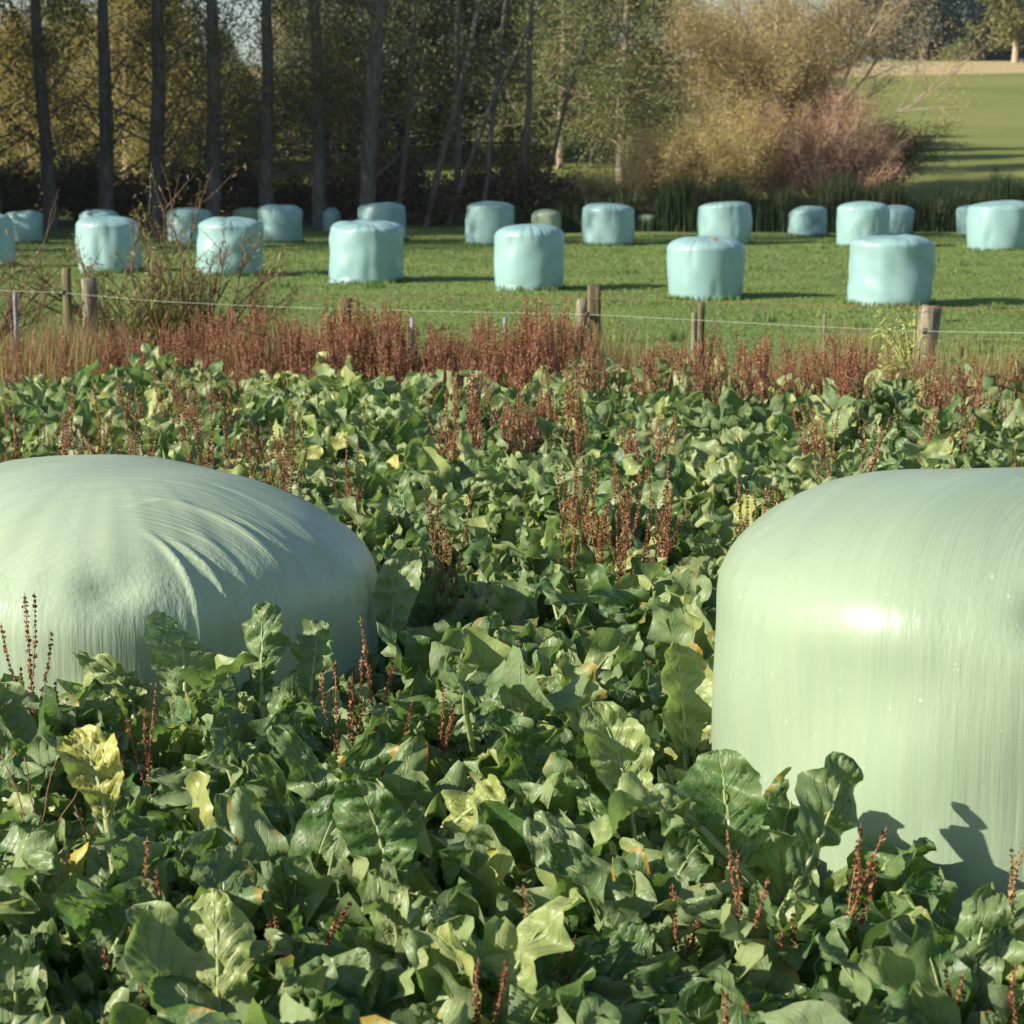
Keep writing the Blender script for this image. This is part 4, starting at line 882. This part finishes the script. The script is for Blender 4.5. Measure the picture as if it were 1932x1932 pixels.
# willow and shrubs
shrub('willow_tree', ground_at(1475, 70.5), 'large pale yellow leafless willow with fine twigs, right of the pines', 16, 4.6, .10, 3, 5, M_barkpale, F_will, 140000, .10, 351, aspect=4, spread=.36, upb=.3, jitter=.32, dirs=lambda k, rng: (rng.uniform(-.62, .62), rng.uniform(-.5, .5), 1.2), cat='tree', shrink=.62, sides=6, crown='crown')
shrub('grey_willow', ground_at(1690, 72), 'low grey olive willow drooping in front of the green hillside', 8, 2.0, .05, 2, 5, M_barkgrey, F_olive, 9000, .12, 352, aspect=4, spread=.5, upb=-.1, jitter=.2)
def fan(k, rng): a = rng.uniform(-1, 1); return (a * 1.0, rng.uniform(-.5, .5), 1.25 - .3 * abs(a))
shrub('red_osier', ground_at(1575, 66.5), 'wide reddish twigged shrub with pale stems in front of the willow', 38, 2.7, .040, 2, 5, M_goldtwig, F_red, 36000, .10, 353, aspect=6, spread=.25, upb=.25, dirs=fan, jitter=.14, shrink=.5)
shrub('amber_bush', ground_at(1385, 66.5), 'tall amber bush between the reddish shrub and the pine trunk', 36, 2.6, .025, 2, 5, M_goldtwig, F_amber, 30000, .11, 354, aspect=5, spread=.25, upb=.3, dirs=fan, jitter=.14, shrink=.5, group='amber bushes')
shrub('amber_bush', ground_at(1255, 66), 'low amber bush at the foot of the pale pine trunk', 30, 2.0, .02, 2, 5, M_goldtwig, F_amber, 20000, .10, 355, aspect=5, spread=.25, upb=.3, dirs=fan, jitter=.14, shrink=.5, group='amber bushes')
shrub('amber_bush', ground_at(1120, 66), 'lowest amber bush left of the pine trunk', 24, 1.15, .015, 2, 5, M_goldtwig, F_amber, 12000, .09, 356, aspect=5, spread=.25, upb=.3, dirs=fan, jitter=.12, shrink=.5, group='amber bushes')
# reeds
rg = np.random.default_rng(5); mb = MB(); n = 26000; px = rg.uniform(1035, 2120, n); Y = rg.uniform(63.6, 65.6, n); x = (px - CX) / F * (Y * ct + 2 * st)
hh = 1.12 + .22 * np.sin(x * 1.3) + .2 * np.sin(x * 3.7 + 1) ; hh *= np.where(px < 1240, .55 + .45 * (abs(px - 1150) < 45), 1.)
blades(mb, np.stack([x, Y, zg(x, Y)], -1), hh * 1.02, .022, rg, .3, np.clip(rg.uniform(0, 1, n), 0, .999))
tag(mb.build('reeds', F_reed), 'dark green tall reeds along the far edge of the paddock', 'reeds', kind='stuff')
# dead brush under the trees
bsh = None
for i, px in enumerate([20, 150, 240, 350, 450, 560, 650, 740, 830, 925, 1000, 1075]):
    b_ = ground_at(px, 66.2 + .5 * (i % 2)); s_ = .95 + .2 * math.sin(i * 2.1)
    lab = ['dark brown thicket under the %s' % q for q in ('first poplar', 'gap of the first two poplars', 'second and third poplars', 'third and fourth poplars', 'fourth and fifth poplars', 'fifth and sixth poplars', 'sixth poplar', 'last poplar', 'first leaning stems', 'middle leaning stems', 'last leaning stem', 'thinner pine')][i]
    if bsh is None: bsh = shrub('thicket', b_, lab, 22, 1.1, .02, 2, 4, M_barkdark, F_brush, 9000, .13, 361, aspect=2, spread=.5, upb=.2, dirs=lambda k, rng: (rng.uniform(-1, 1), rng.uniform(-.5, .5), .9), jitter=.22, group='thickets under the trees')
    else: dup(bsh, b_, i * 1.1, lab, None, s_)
# far hilltop trees
fk = tree('far_pine', ground_at(1700, 236), 'dark pine of the hilltop wood just right of the willow', 11, .3, .05, 60, 3.6, .4, 9000, .5, M_barkdark, F_far, 371, 'hilltop pines', jit=.7, upb=.3, shape=lambda g: 1.25 - .7 * g)
names = ['second', 'third', 'fourth', 'fifth', 'sixth', 'seventh', 'eighth', 'ninth', 'tenth', 'eleventh', 'twelfth']
for i, (px, s_) in enumerate([(1660, .8), (1735, .95), (1770, 1.05), (1800, 1.0), (1832, .95), (1862, .8), (1620, .9), (1900, .85), (1750, .9), (1785, .8), (1950, .9)]):
    dup(fk, ground_at(px, 238 + 9 * (i % 3)), i * 1.3, 'dark pine of the hilltop wood, %s' % ['left end beside the willow', 'tall one left of centre', 'tallest at the centre', 'just right of the tallest', 'above the round grey bush', 'left of the olive tree', 'behind the willow top', 'behind the olive tree', 'back rank left of centre', 'back rank at the centre', 'beyond the right picture edge'][i], None, s_)
tree('olive_tree', ground_at(1915, 178), 'rounded olive tree on the hill at the upper right edge', 9.5, .28, .16, 60, 3.0, .3, 22000, .3, M_barkpale, F_olive, 381, None, jit=.5, shape=lambda g: 1.15 - .6 * g)
shrub('round_bush', ground_at(1812, 190), 'round grey green bush on the hill crest left of the olive tree', 20, 1.3, .04, 1, 5, M_barkgrey, F_pine, 6000, .25, 382, aspect=2, spread=.6, upb=-.2, jitter=.3, dirs=lambda k, rng: (rng.uniform(-1.3, 1.3), rng.uniform(-1, 1), .8))
